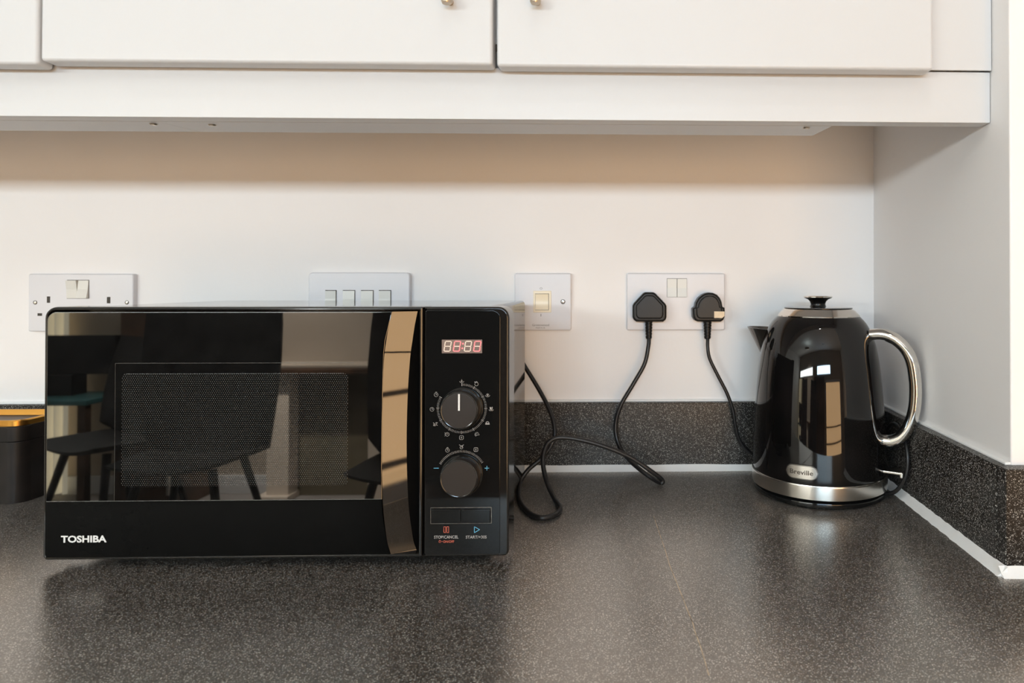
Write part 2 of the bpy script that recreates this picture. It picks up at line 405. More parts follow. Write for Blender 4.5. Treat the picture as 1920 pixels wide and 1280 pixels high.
# sealant line along the top of the upstands
mb = MB(); mb.box(-.9, XR, -.006, 0, ZU - .0005, ZU + .0022, .0006, 1); struct('trim_4', mb, m_sealant)
mb = MB(); mb.box(XR - .006, XR, YE, -.006, ZU - .0005, ZU + .0022, .0006, 1); struct('trim_5', mb, m_sealant)

# ------------------------------------------------------------------ wall cabinets
ZC, ZP = 0.4445, 0.4975        # pelmet bottom, pelmet top
YP = -0.3253                   # pelmet front
YD = -0.3475                   # door front
pel = thing('pelmet', 'white pelmet board running along under the wall cabinets', 'pelmet', (.3, YP, ZC))
link('front_board', MB().box(-.9, XR - .0005, YP, YP + .018, ZC, ZP, .0012), m_unit, pel)
link('fixing_rail', MB().box(-.9, XR - .0005, YP + .0185, YP + .034, ZC + .0165, .5205, .0008, 1), m_unit, pel)
Lx = at(1560, 238, YP + .018).x; Lb = at(1524, 249, YP + .062).x
x_s = at(330, 236, YP + .03).x
for (x0, x1, xb0, xb1) in ((-.9, x_s - .012, -.9, x_s + .004), (x_s - .0115, Lx, x_s + .0045, Lb)):
    mb = MB()
    q = [(x0, YP + .0182), (x1, YP + .0182), (xb1, YP + .064), (xb0, YP + .064)]
    mb.add([(a_, b_, z) for z in (ZC, ZC + .016) for a_, b_ in q], [(3, 2, 1, 0), (4, 5, 6, 7), (0, 1, 5, 4), (1, 2, 6, 5), (2, 3, 7, 6), (3, 0, 4, 7)])
    link('under_board', mb, m_unit, pel, smooth=0)
for u, v in ((288, 232.5), (398, 234), (1512, 239.5)):
    p = at(u, v, YP); p = onz(u, v, ZC)
    sc_ = MB().lathe([(.0001, -.0012), (.003, -.0012), (.0042, .0002), (.0042, .002)], (p.x, p.y, ZC), 20)
    tag(link('screw', sc_, m_brass, pel))
XD = [at(-900, 60, YD).x, at(70, 60, YD).x, at(75, 60, YD).x, at(923, 60, YD).x, at(931, 60, YD).x, at(1750, 60, YD).x]
ZD = at(500, 121.5, YD + .019).z
ZDS = [at(30, 112.5, YD).z - .004, at(500, 110, YD).z - .004, at(1400, 120.5, YD).z - .004]
XC = [-.9, (XD[1] + XD[2]) / 2, (XD[3] + XD[4]) / 2, XR - .0005]
HT = 1.18
cabs = ['white wall cabinet cut off by the left edge of the photo', 'wide white wall cabinet above the microwave', 'white wall cabinet above the kettle with a plain filler at its right']
for i in range(3):
    x0, x1 = XC[i], XC[i + 1]
    cb = thing('wall_cabinet', cabs[i], 'cabinet', ((x0 + x1) / 2, -.16, ZP), group='white wall cabinets')
    mb = MB()
    xa, xb = x0 + .0003, x1 - .0003
    mb.box(xa, xa + .018, YD + .021, -.0005, .521, HT); mb.box(xb - .018, xb, YD + .021, -.0005, .521, HT)
    mb.box(xa + .018, xb - .018, YD + .021, -.0005, .521, .539); mb.box(xa + .018, xb - .018, YD + .021, -.0005, HT - .018, HT)
    mb.box(xa + .018, xb - .018, -.012, -.0005, .539, HT - .018)
    link('carcass', mb, m_unit, cb)
    dr = link('cabinet_door', MB().box(XD[2 * i], XD[2 * i + 1], YD, YD + .0195, ZDS[i], HT - .004, .0035, 3), m_unit, cb)
    if i == 2:
        link('filler_panel', MB().box(XD[5] + .0006, xb, -.3285, -.3267, ZP + .0005, HT, .0005, 1), m_unit, cb)
    if i:
        u = 838 if i == 1 else 1004
        hp = at(u, 2, YD - .012)
        mb = MB(); z0 = hp.z
        mb.tube([(hp.x, YD + .001, z0 + .004), (hp.x, YD - .010, z0 + .004)], .0035, 14, 1)
        mb.tube([(hp.x, YD + .001, z0 + .116), (hp.x, YD - .010, z0 + .116)], .0035, 14, 1)
        mb.lathe([(.0005, -.003), (.0042, -.003), (.0052, -.001), (.0052, .002), (.0040, .004), (.0040, .116), (.0052, .118), (.0052, .121), (.0042, .123), (.0005, .123)], (hp.x, YD - .013, z0), 20)
        tag(link('door_handle', mb, m_brass, dr), label='small antique metal bar handle')

# ------------------------------------------------------------------ sockets and switches
def frame_quad(u0, u1, v0, v1, y):
    a = at(u0, v0, y); b = at(u1, v1, y); c = at(u0, v1, y); d = at(u1, v0, y)
    return (a.x + c.x) / 2, (b.x + d.x) / 2, (c.z + b.z) / 2, (a.z + d.z) / 2
def plate(name, label, cat, u0, u1, v0, v1, group=None, rad=.003):
    x0, x1, z0, z1 = frame_quad(u0, u1, v0, v1, -.008)
    t = thing(name, label, cat, ((x0 + x1) / 2, 0, (z0 + z1) / 2), group=group)
    link('face_plate', MB().prism(rrect(x0, x1, z0, z1, rad, 4), -.0085, 0, .0022, 3), m_plate, t)
    return t, (x0, x1, z0, z1)
def rocker(t, u0, u1, v0, v1, tilt, m=m_rock, name='rocker_switch', gap=.0005):
    x0, x1, z0, z1 = frame_quad(u0, u1, v0, v1, -.009)
    g = link('rocker_recess', MB().box(x0 - gap, x1 + gap, -.0088, -.006, z0 - gap, z1 + gap * 1.6), m_slot, t)
    yt, yb = -.0114 + tilt, -.0114 - tilt
    mb = MB(); zc = (z0 + z1) / 2
    mb.add([(x0, yb, z0), (x1, yb, z0), (x1, -.0106, zc), (x0, -.0106, zc), (x1, yt, z1), (x0, yt, z1),
            (x0, -.0075, z0), (x1, -.0075, z0), (x1, -.0075, z1), (x0, -.0075, z1)],
           [(0, 1, 2, 3), (3, 2, 4, 5), (0, 6, 7, 1), (5, 4, 8, 9), (0, 3, 5, 9, 6), (1, 7, 8, 4, 2), (6, 9, 8, 7)])
    return link(name, mb, m, t, smooth=0)
def screw(t, u, v, r=.0022, y=-.0085, m=None):
    p = at(u, v, y)
    tag(link('screw', MB().lathe([(.0001, .0006), (r * .8, .0005), (r, 0), (r, -.001)], (p.x, y, p.z), 18, 'y'), m or m_steel, t))
    link('screw_recess', MB().lathe([(.0001, .0001), (r * 1.35, .0001), (r * 1.35, -.001)], (p.x, y, p.z), 18, 'y'), m_slot, t)
def slot(t, u0, u1, v0, v1):
    x0, x1, z0, z1 = frame_quad(u0, u1, v0, v1, -.0085)
    link('pin_slot', MB().box(x0, x1, -.0087, -.007, z0, z1), m_slot, t)

t, q = plate('wall_socket', 'empty white double socket partly hidden behind the microwave left end', 'socket', 53, 250, 513, 621.5, 'double wall sockets')
rocker(t, 126, 145.5, 525.5, 559, -.0014); rocker(t, 146.5, 166, 525.5, 559, .0020)
slot(t, 88, 94, 555.5, 567.5); slot(t, 200.5, 207, 556.5, 568.5)
slot(t, 70.5, 79, 587, 592); slot(t, 101, 109, 587, 592); slot(t, 184, 192, 587, 592); slot(t, 214, 222, 587, 592)
screw(t, 66, 567); screw(t, 238, 567)
t, q = plate('wall_switch', 'wide white plate of four small rockers behind the microwave top', 'switch', 578, 768.5, 510.5, 619, rad=.006)
for k, (a_, b_) in enumerate(((610.5, 630), (643.5, 665), (677.5, 699.5), (711, 732.5))):
    rocker(t, a_, b_, 545, 575, (.0004, .0012, .0010, .0006)[k], gap=.0007)
t, q = plate('wall_switch', 'square white isolator switch with a yellowed rocker above the microwave cable', 'switch', 964.5, 1071, 512, 619.5)
x0, x1, z0, z1 = frame_quad(1000, 1033.5, 545, 585.5, -.009)
fr = link('rocker_frame', MB().box(x0, x1, -.0098, -.007, z0, z1, .0005, 1), m_yellow, t); tag(fr, label='yellowed cream rocker surround')
x0, x1, z0, z1 = frame_quad(1004, 1028.5, 551, 580.5, -.0098)
link('rocker_recess', MB().box(x0 - .0005, x1 + .0005, -.0100, -.008, z0 - .0006, z1 + .0006), m_slot, t)
mb = MB(); N = 8; row = []
for k in range(N + 1):
    s_ = k / N; z = z0 + (z1 - z0) * s_; y = -.0122 + .0016 * math.sin(s_ * PI) - .0010 * (1 - s_)
    row += [(x0, y, z), (x1, y, z), (x0, -.0098, z), (x1, -.0098, z)]
fs = []
for k in range(N):
    a_ = 4 * k; fs += [(a_, a_ + 1, a_ + 5, a_ + 4), (a_, a_ + 4, a_ + 6, a_ + 2), (a_ + 1, a_ + 3, a_ + 7, a_ + 5)]
fs += [(0, 2, 3, 1), (4 * N, 4 * N + 1, 4 * N + 3, 4 * N + 2)]
tag(link('rocker_switch', MB().add(row, fs), m_yellow, t), label='yellowed cream rocker')
screw(t, 1055.5, 565.5, .0026)
def ptext(s, u0, u1, vb, cap_px, y, t, m, bold=0.0, name='lettering'):
    a_ = at(u0, vb, y); b_ = at(u1, vb, y); c_ = at(u0, vb - cap_px, y)
    return text(name, s, m, a_.x, b_.x, (a_.z + b_.z) / 2, c_.z - a_.z, y, t, bold)
ptext('O', 1012, 1017, 542.5, 4, -.0085, t, m_print); ptext('I', 1013.7, 1014.8, 593, 5, -.0085, t, m_print)
ptext('Greenwood', 998, 1029.5, 611, 4.2, -.0085, t, m_print); ptext('MADE IN UK', 1004.5, 1022, 615.5, 2.4, -.0085, t, m_print)
t, q = plate('wall_socket', 'white double socket with two black plugs pushed in', 'socket', 1175, 1359.5, 512, 619, 'double wall sockets')
rocker(t, 1251, 1269, 522.5, 556.5, .0008, gap=.0004); rocker(t, 1270, 1287.5, 522.5, 556.5, .0008, gap=.0004)

# ------------------------------------------------------------------ microwave
YM = -0.3445
mx0, mx1, mz0, mz1 = frame_quad(81, 954, 575, 1046.5, YM)
mw = thing('microwave', 'black glossy microwave oven with a mirror-like door and two round dials', 'microwave', ((mx0 + mx1) / 2, -.21, 0))
bx0, bx1 = mx0 + .009, at(984, 640, -.075).x
bz1 = at(975, 563.5, -.085).z
# body: rounded steel wrap
body = MB().prism(rrect(bx0, bx1, .013, bz1, (.003, .003, .006, .006)), YM + .030, -.075, .0)
link('body', body, m_body, mw)
link('rear_panel', MB().box(bx0 + .012, bx1 - .012, -.0755, -.060, .03, bz1 - .02, .003), m_tin, mw)
for fx in (bx0 + .035, bx1 - .035):
    for fy in (YM + .055, -.11):
        link('foot', MB().lathe([(.0001, 0), (.011, 0), (.012, .002), (.010, .0135), (.0001, .0135)], (fx, fy, 0), 20), m_rub, mw)
def mpt(u, v, y=YM): return at(u, v, y)
def mrect(u0, u1, v0, v1, y=YM): return frame_quad(u0, u1, v0, v1, y)
xs = mpt(793.5, 810).x
# door frame (left) and control fascia (right)
def rim(x0, x1, z0, z1, rad, sect):
    rings = [[Vector((p[0], y, p[1])) for p in rrect(x0 + i_, x1 - i_, z0 + i_, z1 - i_, tuple(max(q - i_, .0004) for q in rad))] for i_, y in sect]
    n = len(rings[0]); m_ = len(rings); vs = [v for q in rings for v in q]; fs = []
    for j in range(m_):
        for i in range(n): fs.append((j * n + i, j * n + (i + 1) % n, ((j + 1) % m_) * n + (i + 1) % n, ((j + 1) % m_) * n + i))
    return MB().add(vs, fs)
fr_ = (.005, .0008, .0008, .011)
df = link('door_frame', rim(mx0, xs - .0006, mz0, mz1, fr_, ((0, YM + .0225), (0, YM + .0022), (.0006, YM + .0007), (.0020, YM), (.0030, YM + .0002), (.0034, YM + .0008), (.0034, YM + .0225))), m_edge, mw)
link('door_slab', MB().prism(rrect(mx0, xs - .0006, mz0, mz1, fr_), YM + .0225, YM + .030), m_edge, mw)
gx0, gx1, gz0, gz1 = mx0 + .0032, mpt(790, 800).x, mz0 + .0032, mz1 - .0048
# handle opening: door glass stops at the left edge of the grip
Ledge = [(735, 582), (729, 610), (722, 640), (719.5, 665), (718.5, 700), (717.5, 745), (716.5, 800), (716, 850), (716, 900), (716.5, 950), (720, 985), (727, 1020), (733, 1041)]
Redge = [(783, 582), (777, 612), (772, 645), (769.5, 668), (767, 697), (763.5, 735), (761.5, 785), (761.5, 840), (763, 880), (764.5, 935), (768, 975), (775, 1010), (781, 1041)]
YG = YM - .0006
Lp = [mpt(u, v, YG) for u, v in Ledge]
Lp[0].z = gz1; Lp[-1].z = gz0
poly = [(gx0 + .0018 , gz0)] + [(p.x, p.z) for p in reversed(Lp)]
poly = rrect(gx0, gx0 + .03, gz0, gz1, (.004, 0, 0, .009))
left = [p for p in poly if p[0] < gx0 + .0295]
left_top = [p for p in left if p[1] > 0.1]; left_bot = [p for p in left if p[1] < 0.1]
outline = left_bot + [(p.x, p.z) for p in reversed(Lp)] + left_top
dg = link('door_glass', MB().prism(outline, YG, YM + .0224, .0008, 2), m_glass, mw)
# grip: facet turned towards the right, then the dark finger recess behind it
dep = .0088
mb = MB(); fsz = []; n = len(Ledge)
Rp = []
for (u, v), a_ in zip(Redge, Lp):
    q = mpt(u, v, YM + .008)
    for _ in range(4): q = mpt(u, v, YG + (q.x - a_.x) * math.tan(math.radians(23.5)))
    q.z = a_.z; Rp.append(q)
vs = [];
def resmooth(P):
    for _ in range(3):
        Q = [p.copy() for p in P]
        for i in range(1, len(P) - 1): Q[i].x = (P[i - 1].x + 2 * P[i].x + P[i + 1].x) / 4
        P = Q
    return spline(P, 4)
Lp, Rp = resmooth(Lp), resmooth(Rp); n = len(Lp)
for a_, b_ in zip(Lp, Rp): b_.z = a_.z; b_.y = YG + (b_.x - a_.x) * math.tan(math.radians(23.5))
K = 5
for a_, b_ in zip(Lp, Rp):
    for k in range(K + 1):
        s_ = k / K; p = a_.lerp(b_, s_); vs.append(p)
for i in range(n - 1):
    for k in range(K):
        q = i * (K + 1) + k; fsz.append((q, q + 1, q + K + 2, q + K + 1))
# back side for thickness
m0 = len(vs); vs += [v + Vector((-.001, .003, 0)) for v in vs[:]]
fsz += [tuple(reversed([i + m0 for i in f])) for f in fsz[:]]
gr = link('grip', MB().add(vs, fsz), m_hand, mw, smooth=25); tag(gr, label='mirror-bright bevelled grip strip of the door')
mb = MB(); vs = []; fsz = []
for b_ in Rp:
    e_ = Vector((xs - .0024, YM + .004, b_.z)); mid = Vector(((b_.x + e_.x) / 2, YM + .020, b_.z))
    vs += [b_, mid, Vector((e_.x, YM + .018, b_.z)), e_]
for i in range(n - 1):
    for k in range(3): fsz.append((i * 4 + k, i * 4 + k + 1, i * 4 + 5 + k, i * 4 + 4 + k))
m0 = len(vs); vs += [v + Vector((0, .002, 0)) for v in vs[:]]; fsz += [tuple(reversed([i + m0 for i in f])) for f in fsz[:]]
link('finger_recess', MB().add(vs, fsz), m_gloss, mw)
# window: screen with perforations and a fine outline
wx0, wx1, wz0, wz1 = mrect(215, 664, 680, 944, YG)
sx0, sx1, sz0, sz1 = mrect(228, 652, 700, 911, YG)
mb = MB()
for (a_, b_, c_, d_) in ((wx0, wx1, wz1 - .0004, wz1), (wx0, wx0 + .0003, wz0, wz1)):
    mb.box(a_, b_, YG - .0001, YG + .001, c_, d_)
m_line = mat('fine grey line', (0.07, 0.068, 0.063), 0.2); tint(m_line, 300, (.06, .058, .053), (.08, .078, .073))
link('window_border', mb, m_line, mw)
link('window_screen', MB().prism(rrect(sx0, sx1, sz0, sz1, .004), YG - .0001, YG + .001), m_screen, mw, smooth=0)
m_dark_band = mat('satin black trim', (0.002, 0.002, 0.002), 0.1, ior=1.14); tint(m_dark_band, 60, (.0018, .0018, .0018), (.0022, .0022, .0022))
lz = (mpt(450, 938, YG).z + 0)
lowpoly = [p for p in left_bot] + [((pp := mpt(u, v, YG)).x, pp.z if v < 1041 else gz0) for u, v in ((733, 1041), (727, 1020), (720, 985), (716, 950))] + [(mpt(716, 938, YG).x, lz), (gx0, lz)]
link('lower_trim', MB().prism(lowpoly, YG - .0002, YG + .001, .0001, 1), m_dark_band, mw)  # added dark band that mutes the worktop reflection low in the door
lg = ptext('TOSHIBA', 114.5, 200, 1016, 12.6, YG - .0002, mw, m_logo, .030, 'logo_lettering')

# control fascia
cpan = link('control_panel', MB().prism(rrect(xs + .0006, mx1, mz0, mz1, (.0008, .005, .011, .0008)), YM, YM + .030, .0022, 4), m_edge, mw)
px0, px1, pz0, pz1 = mrect(797, 938, 581.5, 1039, YM)
link('control_fascia', MB().prism(rrect(px0, px1, pz0, pz1, (.0015, .003, .008, .0015)), YG, YM + .004, .0007, 2), m_gloss, mw)
YQ = YG - .0001
dx0, dx1, dz0, dz1 = mrect(828.5, 904, 636.5, 662, YG)
ds = link('display', MB().box(dx0, dx1, YG - .0002, YM + .002, dz0, dz1), m_disp, mw, smooth=0)
def seg(mb, p, q, wd, y):
    p, q = Vector((p[0], p[1])), Vector((q[0], q[1])); d = (q - p).normalized(); n_ = Vector((-d.y, d.x)) * wd / 2; e = d * wd * .35
    a_ = [p - n_ + e * 0, q - n_, q + e, q + n_, p + n_, p - e]
    mb.prism([(v.x, v.y) for v in a_], y - .00015, y + .0001)
def uv(u, v, y=YG): p = at(u, v, y); return (p.x, p.z)
for k, (ul, lit) in enumerate(((832.5, 0), (850, 1), (870.5, 0), (888, 1))):
    mb = MB(); h = 9.2; wd_ = 11.3; sl = 2.8; v0 = 639.7
    tl, tr = (ul + sl, v0), (ul + sl + wd_, v0); ml, mr = (ul + sl / 2 - .2, v0 + h), (ul + wd_ + sl / 2 - .2, v0 + h); bl, br = (ul, v0 + 2 * h), (ul + wd_, v0 + 2 * h)
    def sh(a_, b_, f=.09): return (a_[0] + (b_[0] - a_[0]) * f, a_[1] + (b_[1] - a_[1]) * f)
    mid = MB()
    for a_, b_, tgt in ((tl, tr, mb), (tl, ml, mb), (tr, mr, mb), (ml, bl, mb), (mr, br, mb), (bl, br, mb), (ml, mr, mid)):
        A_, B_ = sh(a_, b_), sh(b_, a_)
        seg(tgt, uv(*A_), uv(*B_), .0009, YG - .0002)
    o = link('display_digit', mb, m_dig1 if lit else m_dig0, ds, smooth=0)
    tag(o, label='digit glowing red' if lit else 'unlit pale digit')
    link('display_digit', mid, m_dig0, ds, smooth=0)
for (u, v) in ((868.3, 644), (867, 652.8)):
    p = at(u, v, YG); tag(link('display_dot', MB().lathe([(.0001, .0004), (.0008, .0004), (.0008, 0)], (p.x, YG, p.z), 14, 'y'), m_dig1, ds), label='red colon dot')
# dials
def dial(uc, vc, pointer):
    p = at(uc, vc, YG)
    b = MB().lathe([(.0203, 0), (.0203, .0010), (.0192, .0022), (.0190, .0016), (.0001, .0016)], (p.x, YG, p.z), 72, 'y')
    k = MB().lathe([(.0185, .001), (.0185, .0095), (.0181, .0104), (.0172, .0110), (.0165, .01105), (.0001, .01105)], (p.x, YG, p.z), 72, 'y')
    kn = link('dial_knob', k, m_knob, mw)
    link('dial_ring', b, m_edge, kn)
    link('knob_rim', MB().lathe([(.01835, .0097), (.0181, .0106), (.0172, .01125), (.0168, .01115), (.0172, .0108), (.0182, .0096)], (p.x, YG, p.z), 72, 'y'), m_edge, kn)
    if pointer:
        tag(link('pointer', MB().box(p.x - .00085, p.x + .00085, YG - .0114, YG - .011, p.z, p.z + .0160), m_logo, kn, smooth=0), label='white pointer line')
    return p
c1 = dial(866.0, 765.5, True); c2 = dial(865.5, 891.5, False)
def ticks(c, a0, a1, step, r0, r1, big=()):
    mb = MB(); a = a0; i = 0
    while a <= a1 + 1e-6:
        L = .0006 if i in big else 0; W = .0005 if i in big else .00026
        s_, c_ = math.sin(math.radians(a)), math.cos(math.radians(a))
        pa = (c.x + (r0 - L * .6) * s_, c.z + (r0 - L * .6) * c_); pb = (c.x + (r1 + L * .6) * s_, c.z + (r1 + L * .6) * c_)
        d = Vector((s_, c_)); n_ = Vector((c_, -s_)) * W / 2
        q = [Vector(pa) - n_, Vector(pb) - n_, Vector(pb) + n_, Vector(pa) + n_]
        mb.prism([(v.x, v.y) for v in q], YQ - .0001, YQ + .0002)
        a += step; i += 1
    return mb
link('scale_marks', ticks(c1, 0, 301, 3.35, .0224, .0245, (0, 9, 18, 27, 36, 45, 54, 63, 72, 81, 89)), m_mark, mw, smooth=0)
link('scale_marks', ticks(c2, -60, 60, 3.35, .0228, .0250), m_mark, mw, smooth=0)
# small pictograms round the dials
def ring(mb, c, r, wd=.00032, n_=14, a0=0, a1=360):
    pts = [(c[0] + r * math.cos(math.radians(a0 + (a1 - a0) * k / n_)), c[1] + r * math.sin(math.radians(a0 + (a1 - a0) * k / n_))) for k in range(n_ + 1)]
    for p, q in zip(pts, pts[1:]): seg(mb, p, q, wd, YQ)
def ln(mb, c, *pp, wd=.00032):
    for p, q in zip(pp, pp[1:]): seg(mb, (c[0] + p[0], c[1] + p[1]), (c[0] + q[0], c[1] + q[1]), wd, YQ)
u_ = .001
def ic_bowl_arrow(mb, c): ring(mb, (c[0], c[1] + .9 * u_), 2.3 * u_, a0=205, a1=335, n_=6); ln(mb, c, (0, 1.9 * u_), (0, -.4 * u_)); ln(mb, c, (-.8 * u_, .5 * u_), (0, -.6 * u_), (.8 * u_, .5 * u_))
def ic_drop(mb, c): ring(mb, (c[0], c[1] - .5 * u_), 1.7 * u_); ln(mb, c, (-1.2 * u_, .9 * u_), (0, 2.3 * u_), (1.2 * u_, .9 * u_)); ln(mb, c, (-1.8 * u_, 1.7 * u_), (-.9 * u_, 1.1 * u_), wd=.0007)
def ic_dish(mb, c): ic_bowl_arrow(mb, c); ln(mb, c, (-1.3 * u_, 1.1 * u_), (1.3 * u_, 1.1 * u_))
def ic_cup(mb, c): ln(mb, c, (-1 * u_, 1.9 * u_), (-.9 * u_, -.6 * u_), (.9 * u_, -.6 * u_), (1 * u_, 1.9 * u_), wd=.0006); ln(mb, c, (-.2 * u_, 1.5 * u_), (-.2 * u_, 0), wd=.0008); ln(mb, c, (-2.2 * u_, -.6 * u_), (-1.5 * u_, -1.6 * u_), (1.5 * u_, -1.6 * u_), (2.2 * u_, -.6 * u_))
def ic_bread(mb, c): ln(mb, c, (-2 * u_, -1.3 * u_), (2 * u_, -1.3 * u_), wd=.0006); ln(mb, c, (-1.8 * u_, -.5 * u_), (1.8 * u_, -.5 * u_), wd=.0006); ring(mb, (c[0], c[1] - .2 * u_), 1.4 * u_, .0007, 8, 0, 180)
def ic_spiral(mb, c): ring(mb, c, 1.9 * u_, a0=-30, a1=250); ring(mb, (c[0] - .1 * u_, c[1]), 1.0 * u_, a0=60, a1=330, n_=8); ln(mb, c, (1.7 * u_, .6 * u_), (2.5 * u_, -.6 * u_))
def ic_box(mb, c): ln(mb, c, (-1.3 * u_, 1.9 * u_), (1.3 * u_, 1.9 * u_), (1.9 * u_, 1.3 * u_), (1.9 * u_, -1.3 * u_), (1.3 * u_, -1.9 * u_), (-1.3 * u_, -1.9 * u_), (-1.9 * u_, -1.3 * u_), (-1.9 * u_, 1.3 * u_), (-1.3 * u_, 1.9 * u_)); ln(mb, c, (-.5 * u_, .8 * u_), (.5 * u_, -.8 * u_)); ln(mb, c, (.5 * u_, .8 * u_), (-.5 * u_, -.8 * u_))
def ic_clock(mb, c): ring(mb, c, 1.9 * u_); ln(mb, c, (0, 1.1 * u_), (0, 0), (.9 * u_, 0))
def ic_timer(mb, c): ic_clock(mb, (c[0], c[1] - .4 * u_)); ln(mb, c, (-.8 * u_, 2.2 * u_), (.8 * u_, 2.2 * u_))
def ic_bird(mb, c):
    ln(mb, c, (-2.2 * u_, 1.5 * u_), (-.6 * u_, .2 * u_), (-2 * u_, -1.4 * u_), (-.2 * u_, -1.7 * u_), (.6 * u_, -.3 * u_), (2 * u_, -1.2 * u_)); ln(mb, c, (.4 * u_, 1.7 * u_), (2.1 * u_, 1.5 * u_), (.7 * u_, .3 * u_), (.4 * u_, 1.7 * u_)); ring(mb, (c[0] - 1.2 * u_, c[1] - .6 * u_), .7 * u_, n_=8)
def ic_defrost(mb, c): ring(mb, (c[0] + .5 * u_, c[1]), 1.8 * u_, a0=-130, a1=130); ln(mb, c, (-2.0 * u_, 1.7 * u_), (-.7 * u_, .6 * u_)); ln(mb, c, (-2.2 * u_, 0), (-.6 * u_, 0)); ln(mb, c, (-2.0 * u_, -1.7 * u_), (-.7 * u_, -.6 * u_)); ln(mb, c, (.5 * u_, .9 * u_), (.5 * u_, 0), (1.2 * u_, .3 * u_))
def ic_scale(mb, c): ring(mb, (c[0], c[1] - .8 * u_), 1.4 * u_); ln(mb, c, (-2.1 * u_, 1.9 * u_), (-1 * u_, .9 * u_), (1 * u_, .9 * u_), (2.1 * u_, 1.9 * u_)); ln(mb, c, (0, -.8 * u_), (.7 * u_, -.2 * u_))
for f, u, v in ((ic_bowl_arrow, 865.8, 714.5), (ic_drop, 893.5, 719), (ic_dish, 914.3, 741), (ic_cup, 921, 766.5), (ic_bread, 914, 792.5), (ic_spiral, 894, 814),
                (ic_box, 865.3, 820), (ic_defrost, 837.8, 814), (ic_bird, 816.5, 795), (ic_clock, 810, 767), (ic_timer, 817.8, 739), (ic_timer, 839, 843), (ic_scale, 865.3, 837), (ic_box, 892.4, 842.5)):
    mb = MB(); f(mb, uv(u, v)); link('pictogram', mb, m_mark, mw, smooth=0)
mb = MB(); ln(mb, uv(818, 877.3), (-2.4 * u_, 0), (2.4 * u_, 0), wd=.0005); tag(link('minus_mark', mb, m_blue, mw, smooth=0), label='blue minus sign')
mb = MB(); c_ = uv(913, 877.3); ln(mb, c_, (-2.1 * u_, 0), (2.1 * u_, 0), wd=.0005); ln(mb, c_, (0, -2.1 * u_), (0, 2.1 * u_), wd=.0005); tag(link('plus_mark', mb, m_blue, mw, smooth=0), label='blue plus sign')
# two long push buttons in a shallow tray
bx_ = mrect(807.5, 922, 950.5, 981, YG)
mb = MB()
for (a_, b_, c_, d_) in ((bx_[0], bx_[1], bx_[3] - .0005, bx_[3]), (bx_[0], bx_[1], bx_[2], bx_[2] + .0003), (bx_[0], bx_[0] + .0003, bx_[2], bx_[3]), (bx_[1] - .0005, bx_[1], bx_[2], bx_[3])):
    mb.box(a_, b_, YG - .0006, YG + .001, c_, d_)
m_lip = mat('worn grey lip', (0.13, 0.12, 0.105), 0.3); tint(m_lip, 200, (.08, .07, .06), (.2, .19, .17))  # grey outline round the buttons, tone varied by noise
link('button_surround', mb, m_lip, mw)
for a_, b_ in ((809.5, 863.5), (866, 919.5)):
    q = mrect(a_, b_, 954.5, 979.5, YG - .001)
    link('push_button', MB().prism(rrect(q[0], q[1], q[2], q[3], .0012), YG - .0014, YG + .001, .0008, 3), m_gloss, mw)
mb = MB()
for a_ in (832.3, 837.8):
    p = [uv(a_, 987), uv(a_ + 3.6, 987), uv(a_ + 3.6, 998), uv(a_, 998), uv(a_, 987)]
    for i in range(4): seg(mb, p[i], p[i + 1], .00045, YQ)
tag(link('pause_mark', mb, m_red, mw, smooth=0), label='red pause outline')
mb = MB(); p = [uv(889.5, 987), uv(899.3, 992.5), uv(889.5, 998.2), uv(889.5, 987)]
for i in range(3): seg(mb, p[i], p[i + 1], .0005, YQ)
tag(link('start_mark', mb, m_blue, mw, smooth=0), label='blue triangle outline')
ptext('STOP/CANCEL', 814, 859.5, 1009, 5.6, YG, mw, m_mark, .008)
ptext('START/+30S', 873.5, 912.5, 1009, 5.6, YG, mw, m_mark, .008)
ptext('ON/OFF', 831, 851.5, 1017, 4.6, YG, mw, m_red, .006)
mb = MB(); c_ = uv(824.8, 1014.7); ring(mb, c_, 1.1 * u_, .0003, 10); ln(mb, c_, (0, 1.5 * u_), (0, .2 * u_), wd=.0003); ln(mb, c_, (1.6 * u_, 0), (2.8 * u_, 0), wd=.0003)
link('power_mark', mb, m_red, mw, smooth=0)

# ------------------------------------------------------------------ plugs and cables
def strain(mb, p0, p1, r0, r1):
    N = 6; prof = [(.0001, 0)]
    for k in range(N):
        t = k / N; r = r0 + (r1 - r0) * t
        prof += [(r, t), (r, t + .11), (r * .86, t + .125), (r * .86, t + .155)]
    prof += [(r1, 1), (.0001, 1)]
    L = p0.z - p1.z
    mb.lathe([(r, -h * L) for r, h in prof], (p0.x, p0.y, p0.z), 20)
YPL = -.028
def plug_outline(kind):
    Z = lambda x, y: uv(1150 + x / 8.348, 500 + y / 8.348, YPL)
    if kind == 0: P = [(470, 412), (500, 398), (625, 398), (655, 412), (740, 500), (815, 578), (832, 615), (832, 790), (818, 828), (780, 860), (360, 860), (318, 828), (300, 790), (300, 610), (320, 572), (395, 492)]
    else:
        P = [(1385, 440), (1440, 412), (1500, 402), (1560, 408), (1620, 436), (1665, 485), (1695, 550), (1706, 622), (1740, 640), (1745, 700), (1742, 780), (1722, 830), (1680, 858), (1320, 858), (1275, 840), (1245, 790), (1238, 660), (1250, 640), (1278, 628), (1290, 560), (1330, 488)]
    return [Z(*p) for p in P]
